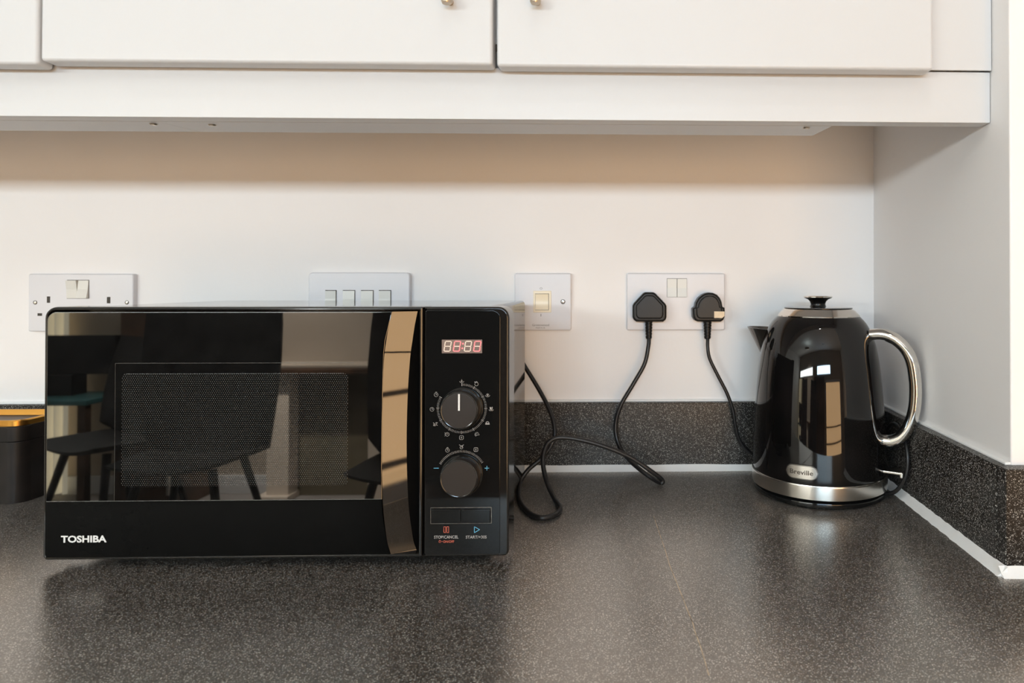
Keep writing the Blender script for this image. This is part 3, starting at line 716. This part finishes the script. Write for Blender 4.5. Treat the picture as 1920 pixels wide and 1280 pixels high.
def cord(name, label, plug_kind, strain_px, path, r, plug_label=None):
    p0 = at(*strain_px[0], YPL + .008); p1 = at(*strain_px[1], YPL + .008)
    t = thing(name, label, 'cable', (p1.x, p1.y, path[-1][2] if False else 0), group='black power cables')
    o = plug_outline(plug_kind)
    pl = link('plug', MB().prism(list(reversed(o)), YPL - .004, -.0085, .0035, 4), m_plug, t)
    cx = sum(p[0] for p in o) / len(o); cz = sum(p[1] for p in o) / len(o)
    # raised centre of the plug back
    o2 = [(cx + (p[0] - cx) * .80, cz + (p[1] - cz) * .80) for p in o]
    link('plug_cover', MB().prism(list(reversed(o2)), YPL - .0062, YPL - .0035, .0022, 3), m_plug, pl)
    if plug_kind == 1:
        a_ = [uv(1150 + x / 8.348, 500 + y / 8.348, YPL - .004) for x, y in ((1575, 697), (1737, 699), (1735, 770), (1700, 800), (1575, 798))]
        tag(link('sticker', MB().prism(list(reversed(a_)), YPL - .0068, YPL - .0035), m_label, pl, smooth=0), label='small peach sticker on the plug')
        mb = MB()
        for y in (450, 485, 517):
            p = uv(1150 + 1425 / 8.348, 500 + y / 8.348, YPL - .006); q = uv(1150 + 1560 / 8.348, 500 + y / 8.348, YPL - .006)
            mb.box(p[0], q[0], YPL - .0067, YPL - .006, p[1] - .0004, p[1] + .0004)
        link('moulded_rib', mb, m_plug, pl)
    else:
        mb = MB()
        for i in range(5):
            p = uv(1150 + (490 + 35 * i) / 8.348, 500 + 540 / 8.348, YPL - .006)
            mb.box(p[0] - .0005, p[0] + .0005, YPL - .0067, YPL - .006, p[1] - .003, p[1] + .005)
        link('moulded_rib', mb, m_plug, pl)
    mb = MB(); strain(mb, p0, p1, strain_px[2], strain_px[3]); link('strain_relief', mb, m_plug, t)
    link('cord', MB().tube([(p1.x, p1.y, p1.z + .004)] + path, r, 14, 9), m_rub, t)
    return t
A = lambda u, v, y: tuple(at(u, v, y))
G = lambda u, v, z=.0036: tuple(onz(u, v, z))
mpath = [A(1215.5, 650, -.024), A(1208, 683, -.026), A(1186, 722, -.028), A(1163, 762, -.030), A(1154, 800, -.031), A(1160, 833, -.036), A(1175, 857, -.050), A(1200, 880, -.072),
         G(1225, 898, .006), G(1240, 905), G(1241, 899, .0078), A(1222, 884, -.098), A(1184, 858, -.100), A(1140, 839, -.102), A(1092, 825, -.104), A(1050, 820, -.106), A(1029, 829, -.110), A(1020, 848, -.116), A(1018.5, 873, -.126),
         A(1026, 905, -.142), G(1040, 935, .005), G(1050, 953), G(1038, 966), G(1010, 970), G(986, 956), G(973, 933), A(975, 905, -.105), A(990, 881, -.095), A(1017, 857, -.088), A(1036, 830, -.085), A(1040, 803, -.080),
         A(1032, 772, -.070), A(1014, 736, -.058), A(988, 693, -.048), A(965, 658, -.045), A(940, 640, -.046), A(915, 640, -.056), (at(905, 640, -.06).x, -.0615, at(905, 640, -.06).z)]
cord('power_cord', 'black power cable looping on the worktop between microwave and left plug', 0, ((1216.5, 601), (1217, 635), .0056, .0046), mpath, .0031)
kpath = [A(1327, 652, -.024), A(1331, 673, -.025), A(1346, 704, -.026), A(1363, 737, -.027), A(1374, 768, -.027), A(1379, 798, -.026), A(1387, 826, -.024), A(1403, 846, -.024), A(1430, 860, -.024), (1.09, -.0205, .020), (1.15, -.0205, .012), (1.205, -.026, .012),
         (1.2225, -.050, .025), (1.2235, -.085, .062), (1.2235, -.118, .088), (1.2235, -.145, .088), (1.2235, -.166, .066), (1.221, -.170, .036), (1.212, -.160, .012), (1.200, -.148, .0045), (1.192, -.143, .0045)]
cord('power_cord', 'black cable hanging from the right plug and running behind the kettle', 1, ((1326.5, 603), (1327, 635), .0062, .0048), kpath, .0026)

# ------------------------------------------------------------------ kettle
KX, KY = 1.1255, -.1115
KR = math.radians(-33)
ke = thing('kettle', 'tall black enamel kettle with chrome handle and lid ring in the corner', 'kettle', (KX, KY, 0), KR)
def kl(name, mb, m, parent=ke, **k): return link(name, mb, m, parent, local=True, **k)
prof = [(.0868, .0290), (.0872, .034), (.0870, .045), (.0865, .065), (.0858, .085), (.0848, .105), (.0836, .122), (.0822, .140), (.0807, .156), (.0790, .170), (.0768, .184), (.0738, .1975), (.0700, .209), (.0658, .2185), (.0612, .2260), (.0565, .2315), (.0538, .2340)]
P2 = spline([(r, 0, h) for r, h in prof], 4)
kl('kettle_body', MB().lathe([(.0001, .0290)] + [(p.x, p.z) for p in P2] + [(.0001, .2340)], n=128), m_kettle, smooth=50)
kl('base_ring', MB().lathe([(.0001, .0110), (.0868, .0110), (.0884, .0122), (.0886, .0270), (.0880, .0292), (.0868, .0300), (.0001, .0300)], n=128), m_steel)
pb = kl('power_base', MB().lathe([(.0001, 0), (.0815, 0), (.0850, .0020), (.0858, .0050), (.0850, .0074), (.0820, .0090), (.0780, .0112), (.0001, .0112)], n=96), m_gloss)
lid = kl('lid', MB().lathe([(.0001, .2335), (.0542, .2335), (.0546, .2350), (.0536, .2362), (.0480, .2418), (.0450, .2440), (.0440, .2443), (.0001, .2443)], n=96), m_chrome)
kl('lid_top', MB().lathe([(.0001, .2442), (.0448, .2442), (.0452, .2450), (.0440, .2457), (.0160, .2462), (.0001, .2462)], n=96), m_gloss, lid)
kb = kl('lid_knob', MB().lathe([(.0001, .2455), (.0118, .2455), (.0105, .2470), (.0098, .2500), (.0108, .2535), (.0140, .2565), (.0180, .2580), (.0001, .2582)], n=48), m_gloss, lid)
kl('knob_cap', MB().lathe([(.0001, .2581), (.0180, .2579), (.0192, .2590), (.0190, .2602), (.0178, .2610), (.0001, .2606)], n=48), m_chrome, lid)
# spout (towards -x)
rows = []; N = 10; K = 14
for i in range(N + 1):
    t = i / N; z = .168 + t * (.2165 - .168); tip = .0765 + t * .0245; wd = .005 + .021 * t; base = .060
    for k in range(K + 1):
        a_ = -PI / 2 + PI * k / K; e_ = .75
        rows.append((-(base + (tip - base) * max(0, math.cos(a_)) ** e_), wd * math.sin(a_), z - .002 * (1 - math.cos(a_)) * t))
nr = len(rows); inner = [(x + .0016, y * .93, z) for x, y, z in rows]
fs = []
for i in range(N):
    for k in range(K):
        q = i * (K + 1) + k; fs.append((q, q + 1, q + K + 2, q + K + 1)); fs.append((nr + q, nr + q + K + 1, nr + q + K + 2, nr + q + 1))
for k in range(K):
    q = N * (K + 1) + k; fs.append((q, q + 1, nr + q + 1, nr + q))
kl('spout', MB().add(rows + inner, fs), m_dsteel)
# handle (towards +x)
hp = [(.0690, 0, .2110), (.0800, 0, .2120), (.0905, 0, .2105), (.1015, 0, .2050), (.1120, 0, .1945), (.1190, 0, .1800), (.1225, 0, .1600), (.1235, 0, .1400), (.1215, 0, .1180), (.1155, 0, .0980), (.1060, 0, .0840), (.0950, 0, .0775), (.0840, 0, .0765)]
kl('handle', MB().tube(hp, .0068, 20, 8, ry=.0098, upv=(0, 1, 0)), m_chrome) if False else None
def oval_tube(pts, off, ra, rb, n=20, sub=8):
    """section: ra in the handle's plane, rb across it, pushed inwards by off"""
    P = spline(pts, sub); vs = []; fs = []
    for i, p in enumerate(P):
        t = (P[min(i + 1, len(P) - 1)] - P[max(i - 1, 0)]).normalized(); y = Vector((0, 1, 0)); nn = t.cross(y).normalized()
        if nn.dot(Vector((.095, 0, .145)) - p) < 0: nn = -nn
        c = p + nn * off
        for k in range(n):
            a_ = 2 * PI * k / n; vs.append(c + nn * ra * math.cos(a_) + y * rb * math.sin(a_))
    for i in range(len(P) - 1):
        for k in range(n):
            k2 = (k + 1) % n; fs.append((i * n + k, i * n + k2, (i + 1) * n + k2, (i + 1) * n + k))
    fs += [tuple(range(n)), tuple((len(P) - 1) * n + k for k in range(n))]
    return MB().add(vs, fs)
h_ = kl('handle', oval_tube(hp, -.0004, .0074, .0088), m_chrome)
kl('grip_insert', oval_tube(hp[2:-2], .0032, .0042, .0058), m_gloss, h_)
# lever
lv = MB().box(.082, .1085, -.0105, .0105, .0372, .0402, .0008); lv.box(.1065, .1098, -.0105, .0105, .0335, .0405, .0008)
tag(kl('switch_lever', lv, m_steel), label='flat steel on-off lever')
# badge curved round the body, pointing 90 degrees from the handle
def wrap(x, d, z, r0): a_ = x / r0; r = r0 + d; return Vector((r * math.sin(a_), -r * math.cos(a_), z))
BZ = .0448; rb0 = .0868
BA = math.radians(3.5)
def badge_shape(hw, hh, d, nose=.0):
    pts = []
    for k in range(33):
        a_ = -PI / 2 + PI * k / 32; pts.append((hw - hh + hh * math.cos(a_), hh * math.sin(a_)))
    for k in range(33):
        a_ = PI / 2 + PI * k / 32; pts.append((-(hw - hh) + hh * math.cos(a_), hh * math.sin(a_)))
    mb = MB(); n = len(pts); cols = 24; vs = []; fs = []
    # horizontal slices so the plate follows the curve
    for i in range(cols + 1):
        x = -hw + 2 * hw * i / cols; xx = min(max(x, -(hw - 1e-5)), hw - 1e-5)
        e = max(0, abs(xx) - (hw - hh)); h2 = math.sqrt(max(hh * hh - e * e, 1e-10))
        for (zz, dd) in ((-h2, d - .0012), (-h2 * .96, d), (h2 * .96, d), (h2, d - .0012)): vs.append(wrap(xx, dd, BZ + zz, rb0))
    for i in range(cols):
        for k in range(3): fs.append((i * 4 + k, i * 4 + k + 1, i * 4 + 5 + k, i * 4 + 4 + k))
    fs += [(0, 1, 2, 3), tuple(cols * 4 + k for k in range(4))]
    return mb.add(vs, fs)
def rot(mb, a_):
    m_ = Matrix.Rotation(a_, 3, 'Z'); mb.v = [m_ @ v for v in mb.v]; return mb
bo = kl('badge', rot(badge_shape(.0202, .0092, .0012), BA), m_dsteel)
bp_ = kl('badge_plate', rot(badge_shape(.0190, .0080, .0019), BA), m_steel, bo); tag(bp_, label='brushed steel badge plate')
tx = text('t', 'Breville', m_slot, -.0142, .0142, 0, .0058, 0, None, .012, local=True)
mb = MB(); mb.v = [wrap(v.x, .0020 - v.y * 0.6, BZ - .0027 + v.z, rb0) for v in tx.v]; mb.f = tx.f
kl('badge_lettering', rot(mb, BA), m_slot, bp_, smooth=0)

# ------------------------------------------------------------------ storage tin at the left
tx1 = at(37, 870, -.150).x; tx0 = tx1 - .150; tyf, tyb = -.150, -.070
tn = thing('storage_tin', 'black lidded tin with a gold rimmed top at the left edge of the worktop', 'tin', ((tx0 + tx1) / 2, -.11, 0))
def hrect(x0, x1, y0, y1, r, n=8): return rrect(x0, x1, y0, y1, r, n)
def vprism(x0, x1, y0, y1, r, z0, z1, bev=0.0):
    bm = bmesh.new(); P_ = hrect(x0, x1, y0, y1, r)
    a_ = [bm.verts.new((p[0], p[1], z1)) for p in P_]; b_ = [bm.verts.new((p[0], p[1], z0)) for p in P_]; n = len(P_)
    ft = bm.faces.new(a_); bm.faces.new(list(reversed(b_)))
    for i in range(n): bm.faces.new((a_[i], b_[i], b_[(i + 1) % n], a_[(i + 1) % n]))
    if bev: bmesh.ops.bevel(bm, geom=list(ft.edges), offset=bev, segments=3, affect='EDGES', profile=.5)
    return MB().frombm(bm)
link('tin_body', vprism(tx0, tx1, tyf, tyb, .017, 0, .0775, .0014), m_tin, tn)
ld = link('tin_lid', vprism(tx0 - .0006, tx1 + .0006, tyf - .0006, tyb + .0006, .0175, .0782, .0970, .002), m_tin, tn)
def loop(x0, x1, y0, y1, r, sect):
    """sweep a small (inset, z) section round a rounded rectangle"""
    rings = [[Vector((p[0], p[1], z)) for p in hrect(x0 + i_, x1 - i_, y0 + i_, y1 - i_, max(r - i_, .001))] for i_, z in sect]
    n = len(rings[0]); m_ = len(rings); vs = [v for q in rings for v in q]; fs = []
    for j in range(m_):
        for i in range(n): fs.append((j * n + i, j * n + (i + 1) % n, ((j + 1) % m_) * n + (i + 1) % n, ((j + 1) % m_) * n + i))
    return MB().add(vs, fs)
tag(link('tray_rim', loop(tx0, tx1, tyf, tyb, .017, ((.0018, .0960), (.0014, .1030), (.0024, .1046), (.0040, .1046), (.0070, .0975), (.0070, .0960))), m_gold, ld), label='shiny gold rim')
tag(link('tray_inlay', vprism(tx0 + .006, tx1 - .006, tyf + .006, tyb - .006, .010, .0962, .0977), m_brown, ld), label='dark brown sunken top')

# ------------------------------------------------------------------ the room behind the camera, seen in the microwave door and kettle
m_glow = mat('glowing diffuser', (.9, .88, .85), .5, emis=(1, .93, .87), es=1); tint(m_glow, 4, (.88, .86, .83), (.92, .9, .87))
m_strip_glow = mat('daylit frosted pane', (.8, .85, .9), .5, emis=(.8, .9, 1), es=1); tint(m_strip_glow, 2, (.78, .83, .88), (.82, .87, .92))
for k_, W in enumerate((STRIP_A, STRIP_B)):
    mb = MB(); fw = .03
    for b_ in ((W[0] - fw, W[1] + fw, W[3], W[3] + fw), (W[0] - fw, W[1] + fw, W[2] - fw, W[2]), (W[0] - fw, W[0], W[2], W[3]), (W[1], W[1] + fw, W[2], W[3])):
        mb.box(b_[0], b_[1], YF, YF + .025, b_[2], b_[3], .002, 1)
    strip_frame = struct('window_%d' % (k_ + 1), mb, m_unit)
    link('window_pane', MB().box(W[0], W[1], YF + .001, YF + .006, W[2], W[3]), m_strip_glow, strip_frame)  # glowing pane backing the added strip light
m_warm_fill = mat('lamplit frosted glass', (.8, .7, .6), .5, emis=(1, .65, .4), es=1); tint(m_warm_fill, 2, (.78, .68, .58), (.82, .72, .62))
mb = MB()
for b_ in ((WARM_FILL[0] - .08, WARM_FILL[1] + .08, WARM_FILL[3], WARM_FILL[3] + .06), (WARM_FILL[0] - .08, WARM_FILL[1] + .08, FLOOR, WARM_FILL[2]), (WARM_FILL[0] - .08, WARM_FILL[0], WARM_FILL[2], WARM_FILL[3]), (WARM_FILL[1], WARM_FILL[1] + .08, WARM_FILL[2], WARM_FILL[3])):
    mb.box(b_[0], b_[1], YF + .017, YF + .04, b_[2], b_[3], .002, 1)
gd = struct('door_1', mb, m_unit)  # frame round the added warm glow panel
for zz in (-.215, -.42, -.765):
    link('door_rail', MB().box(WARM_FILL[0] - .01, WARM_FILL[1] + .01, YF + .026, YF + .045, zz - .012, zz + .012, .002, 1), m_walnut, gd)  # dark bars added so the grip mirrors dark lines
link('glass_pane', MB().box(WARM_FILL[0], WARM_FILL[1], YF + .002, YF + .012, WARM_FILL[2], WARM_FILL[3]), m_warm_fill, gd)
pn = thing('pendant_lamp', 'shallow hanging uplighter bowl in the room behind the camera', 'lamp', (UPLIGHTER[0], UPLIGHTER[1], UPLIGHTER[2] - .07))
link('bowl', MB().lathe([(.0001, -.07), (.08, -.062), (.15, -.035), (.19, .0), (.186, .0), (.146, -.031), (.078, -.057), (.0001, -.065)], (UPLIGHTER[0], UPLIGHTER[1], UPLIGHTER[2]), 48), m_steel, pn)
for k in range(3):
    a_ = 2 * PI * k / 3
    link('suspension_wire', MB().tube([(UPLIGHTER[0] + .186 * math.cos(a_), UPLIGHTER[1] + .186 * math.sin(a_), UPLIGHTER[2] - .002), (UPLIGHTER[0] + .02 * math.cos(a_), UPLIGHTER[1] + .02 * math.sin(a_), CEIL)], .0015, 8, 1), m_steel, pn)
dlp = None
names_dl = ['recessed ceiling spotlight nearest the kettle', 'recessed ceiling spotlight above the cream mantelpiece', 'recessed ceiling spotlight in the middle of the room']
for i, p in enumerate(DOWNLIGHTS):
    d_ = thing('ceiling_spotlight', names_dl[i], 'spotlight', (p[0], p[1], CEIL), group='recessed ceiling spotlights')
    link('bezel', MB().lathe([(.040, -.004), (.052, -.003), (.055, 0), (.040, 0), (.040, -.004)][::-1], (p[0], p[1], CEIL), 36), m_steel, d_)
    link('lens', MB().lathe([(.0001, -.0022), (.0395, -.0022), (.0395, 0), (.0001, 0)], (p[0], p[1], CEIL), 36), m_glow, d_)

m_black = mat('black fabric', (.012, .012, .012), .6); tint(m_black, 40, (.010, .010, .010), (.016, .015, .015))
m_cream = mat('cream painted wood', (.80, .70, .60), .4); tint(m_cream, 3, (.78, .68, .58), (.83, .73, .63))
m_olive = mat('olive panel', (.16, .135, .09), .5); tint(m_olive, 3, (.12, .10, .065), (.2, .17, .115))
m_oak = mat('light oak', (.62, .43, .27), .4)
r_ = tint(m_oak, 6, (.56, .38, .23), (.70, .50, .33)); m_curtain = mat('cream curtain with daylight behind', (.75, .68, .5), .8, emis=(1, .9, .66), es=1.7); tint(m_curtain, 6, (.7, .63, .46), (.8, .73, .55))  # curtain emission is painted in, imitating daylight through the cloth
m_teal = mat('teal table top', (.06, .18, .19), .4); tint(m_teal, 6, (.05, .16, .17), (.08, .2, .21))
VY = .309                       # mirror image of the camera's distance
def RW(u, v, y):                # point of the room at depth y that the door mirrors at u, v
    d = right * ((u - PX) / F_PX) + fwd + up * (-(v - PY) / F_PX)
    o = Vector((CAM.x, 2 * YM - CAM.y, CAM.z)); d = Vector((d.x, -d.y, d.z)); return o + d * ((y - o.y) / d.y)
# mantelpiece
ym = YF + .16
a_ = RW(500, 700, ym); b_ = RW(541, 940, ym); e_ = RW(690, 700, ym)
fp = thing('mantelpiece', 'cream pillared mantelpiece mirrored in the microwave door', 'mantelpiece', ((a_.x + e_.x) / 2, YF + .08, FLOOR))
link('pillar', MB().box(a_.x, b_.x, YF + .02, ym, FLOOR, a_.z, .006), m_cream, fp)
link('pillar', MB().box(e_.x, e_.x + (b_.x - a_.x), YF + .02, ym, FLOOR, a_.z, .006), m_cream, fp)
link('plinth', MB().box(a_.x - .04, b_.x + .01, YF + .02, ym + .03, FLOOR, FLOOR + .035, .006), m_cream, fp)
link('shelf', MB().box(a_.x - .03, e_.x + .13, YF + .02, ym + .05, a_.z, a_.z + .03, .006), m_walnut, fp)
link('shelf_moulding', MB().box(a_.x - .02, e_.x + .14, YF + .02, ym + .03, a_.z + .03, a_.z + .05, .006), m_taupe, fp)
link('inset_panel', MB().box(b_.x, e_.x, YF + .0165, YF + .06, FLOOR, a_.z, .002), m_olive, fp)
link('chimney_breast', MB().box(a_.x, e_.x + .1, YF + .0005, YF + .04, a_.z + .05, .50), m_taupe, fp)
# chairs
def chair(x, y, rz, label, hb=.55):
    t = thing('dining_chair', label, 'chair', (x, y, FLOOR), rz, 'black dining chairs mirrored in the microwave door')
    N, K = 10, 16; vs = []
    for i in range(N + 1):          # shell: seat running up into a wrapped back (back towards +y)
        s_ = i / N
        for k in range(K + 1):
            q = -1 + 2 * k / K
            if s_ < .45: f_ = s_ / .45; y_ = -.22 + .40 * f_; z_ = .46 - .02 * f_ + .03 * q * q; w_ = .20 + .03 * math.sin(f_ * PI / 2)
            else: f_ = (s_ - .45) / .55; y_ = .18 + .07 * f_ - .10 * q * q * (1 - .3 * f_); z_ = .45 + hb * f_ + .02 * q * q; w_ = .25 + .03 * math.sin(f_ * PI)
            vs.append(Vector((w_ * q, y_, z_)))
    fs = []
    for i in range(N):
        for k in range(K): q = i * (K + 1) + k; fs.append((q, q + 1, q + K + 2, q + K + 1))
    n0 = len(vs); vs += [v + Vector((0, .018, -.018)) for v in vs[:]]; fs += [tuple(reversed([a + n0 for a in f])) for f in fs[:]]
    for i in range(N):
        for k in (0, K): q = i * (K + 1) + k; fs.append((q, q + K + 1, n0 + q + K + 1, n0 + q))
    for k in range(K):
        for i in (0, N): q = i * (K + 1) + k; fs.append((q, q + 1, n0 + q + 1, n0 + q))
    link('seat_shell', MB().add(vs, fs), m_black, t, local=True)
    for sx in (-1, 1):
        for sy in (-1, 1):
            link('leg', MB().tube([(sx * .13, sy * .12, .44), (sx * .22, sy * .21, 0)], lambda q: .017 - .006 * q, 12, 1), m_black, t, local=True)
    return t
chair(RW(365, 850, -2.45).x, -2.45, math.radians(175), 'black shell dining chair mirrored largest in the door window', .85)
chair(RW(150, 850, -2.55).x, -2.75, math.radians(200), 'black shell dining chair mirrored at the door left end', .45)
chair(RW(790, 850, -2.30).x, -2.30, math.radians(185), 'black high-backed chair mirrored beside the door grip', .80)
# low table, screen, curtain, cabinet along the far wall
y_ = YF + .25
p = RW(60, 742, y_); q = RW(205, 742, y_)
tt = thing('side_table', 'teal topped side table mirrored at the door left end', 'table', ((p.x + q.x) / 2, y_, FLOOR))
link('table_top', MB().box(p.x - .3, q.x, YF + .10, y_ + .15, p.z - .025, p.z, .004), m_teal, tt)
for sx in (p.x - .27, q.x - .03):
    for sy in (YF + .13, y_ + .12): link('leg', MB().box(sx - .02, sx + .02, sy - .02, sy + .02, FLOOR, p.z - .025, .003), m_walnut, tt)
tv = thing('television', 'black television on the teal side table mirrored in the door', 'television', ((p.x + q.x) / 2 - .1, y_ - .05, p.z))
s0 = RW(60, 628, y_ - .05); s1 = RW(222, 700, y_ - .05)
link('screen', MB().box(s0.x - .25, s1.x, y_ - .07, y_ - .03, s1.z, s0.z, .004), m_gloss, tv)
link('stand', MB().box(s0.x - .1, s1.x - .2, y_ - .10, y_ + .0, p.z, s1.z, .004), m_black, tv)
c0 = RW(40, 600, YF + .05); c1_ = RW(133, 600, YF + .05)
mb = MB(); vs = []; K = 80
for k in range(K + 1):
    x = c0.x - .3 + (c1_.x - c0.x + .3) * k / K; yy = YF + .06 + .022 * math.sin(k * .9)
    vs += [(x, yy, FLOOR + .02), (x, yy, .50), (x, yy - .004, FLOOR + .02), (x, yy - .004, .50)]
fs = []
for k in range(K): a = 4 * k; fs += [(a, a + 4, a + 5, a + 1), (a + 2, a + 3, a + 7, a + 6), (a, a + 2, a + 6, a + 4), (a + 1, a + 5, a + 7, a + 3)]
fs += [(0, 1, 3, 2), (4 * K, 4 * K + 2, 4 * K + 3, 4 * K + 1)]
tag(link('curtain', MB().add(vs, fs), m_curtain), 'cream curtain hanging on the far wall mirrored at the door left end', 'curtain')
w0 = RW(226, 600, YF + .35); w1 = RW(321, 600, YF + .35)
wd_ = thing('tall_cabinet', 'tall dark walnut cabinet mirrored in the upper door', 'cabinet', ((w0.x + w1.x) / 2, YF + .2, FLOOR))
link('carcass', MB().box(w0.x, w1.x, YF + .017, YF + .35, FLOOR, .48, .004), m_walnut, wd_)
link('edge_strip', MB().box(w1.x - .012, w1.x + .004, YF + .35, YF + .362, FLOOR + .1, .47, .002), m_steel, wd_)
f0 = RW(800, 600, YF + .3); f1 = RW(1160, 600, YF + .3)  # cabinet added so the dial panel and kettle mirror something dark
tb = thing('larder_cabinet', 'tall walnut double cabinet mirrored behind the microwave dials', 'cabinet', ((f0.x + f1.x) / 2, YF + .16, FLOOR))
xm_ = (f0.x + f1.x) / 2; ZT = STRIP_A[2] - .08
link('carcass', MB().box(f0.x, f1.x, YF + .017, YF + .30, FLOOR, ZT, .004), m_walnut, tb)
for x0_, x1_ in ((f0.x + .004, xm_ - .003), (xm_ + .003, f1.x - .004)):
    d_ = link('cabinet_door', MB().box(x0_, x1_, YF + .30, YF + .32, FLOOR + .08, ZT - .02, .003), m_walnut, tb)
    hx = xm_ - .04 if x1_ < xm_ + .01 and x0_ < xm_ - .1 else xm_ + .04
    link('door_handle', MB().tube([(hx, YF + .345, FLOOR + .8), (hx, YF + .345, FLOOR + 1.0)], .006, 12, 1), m_steel, d_)
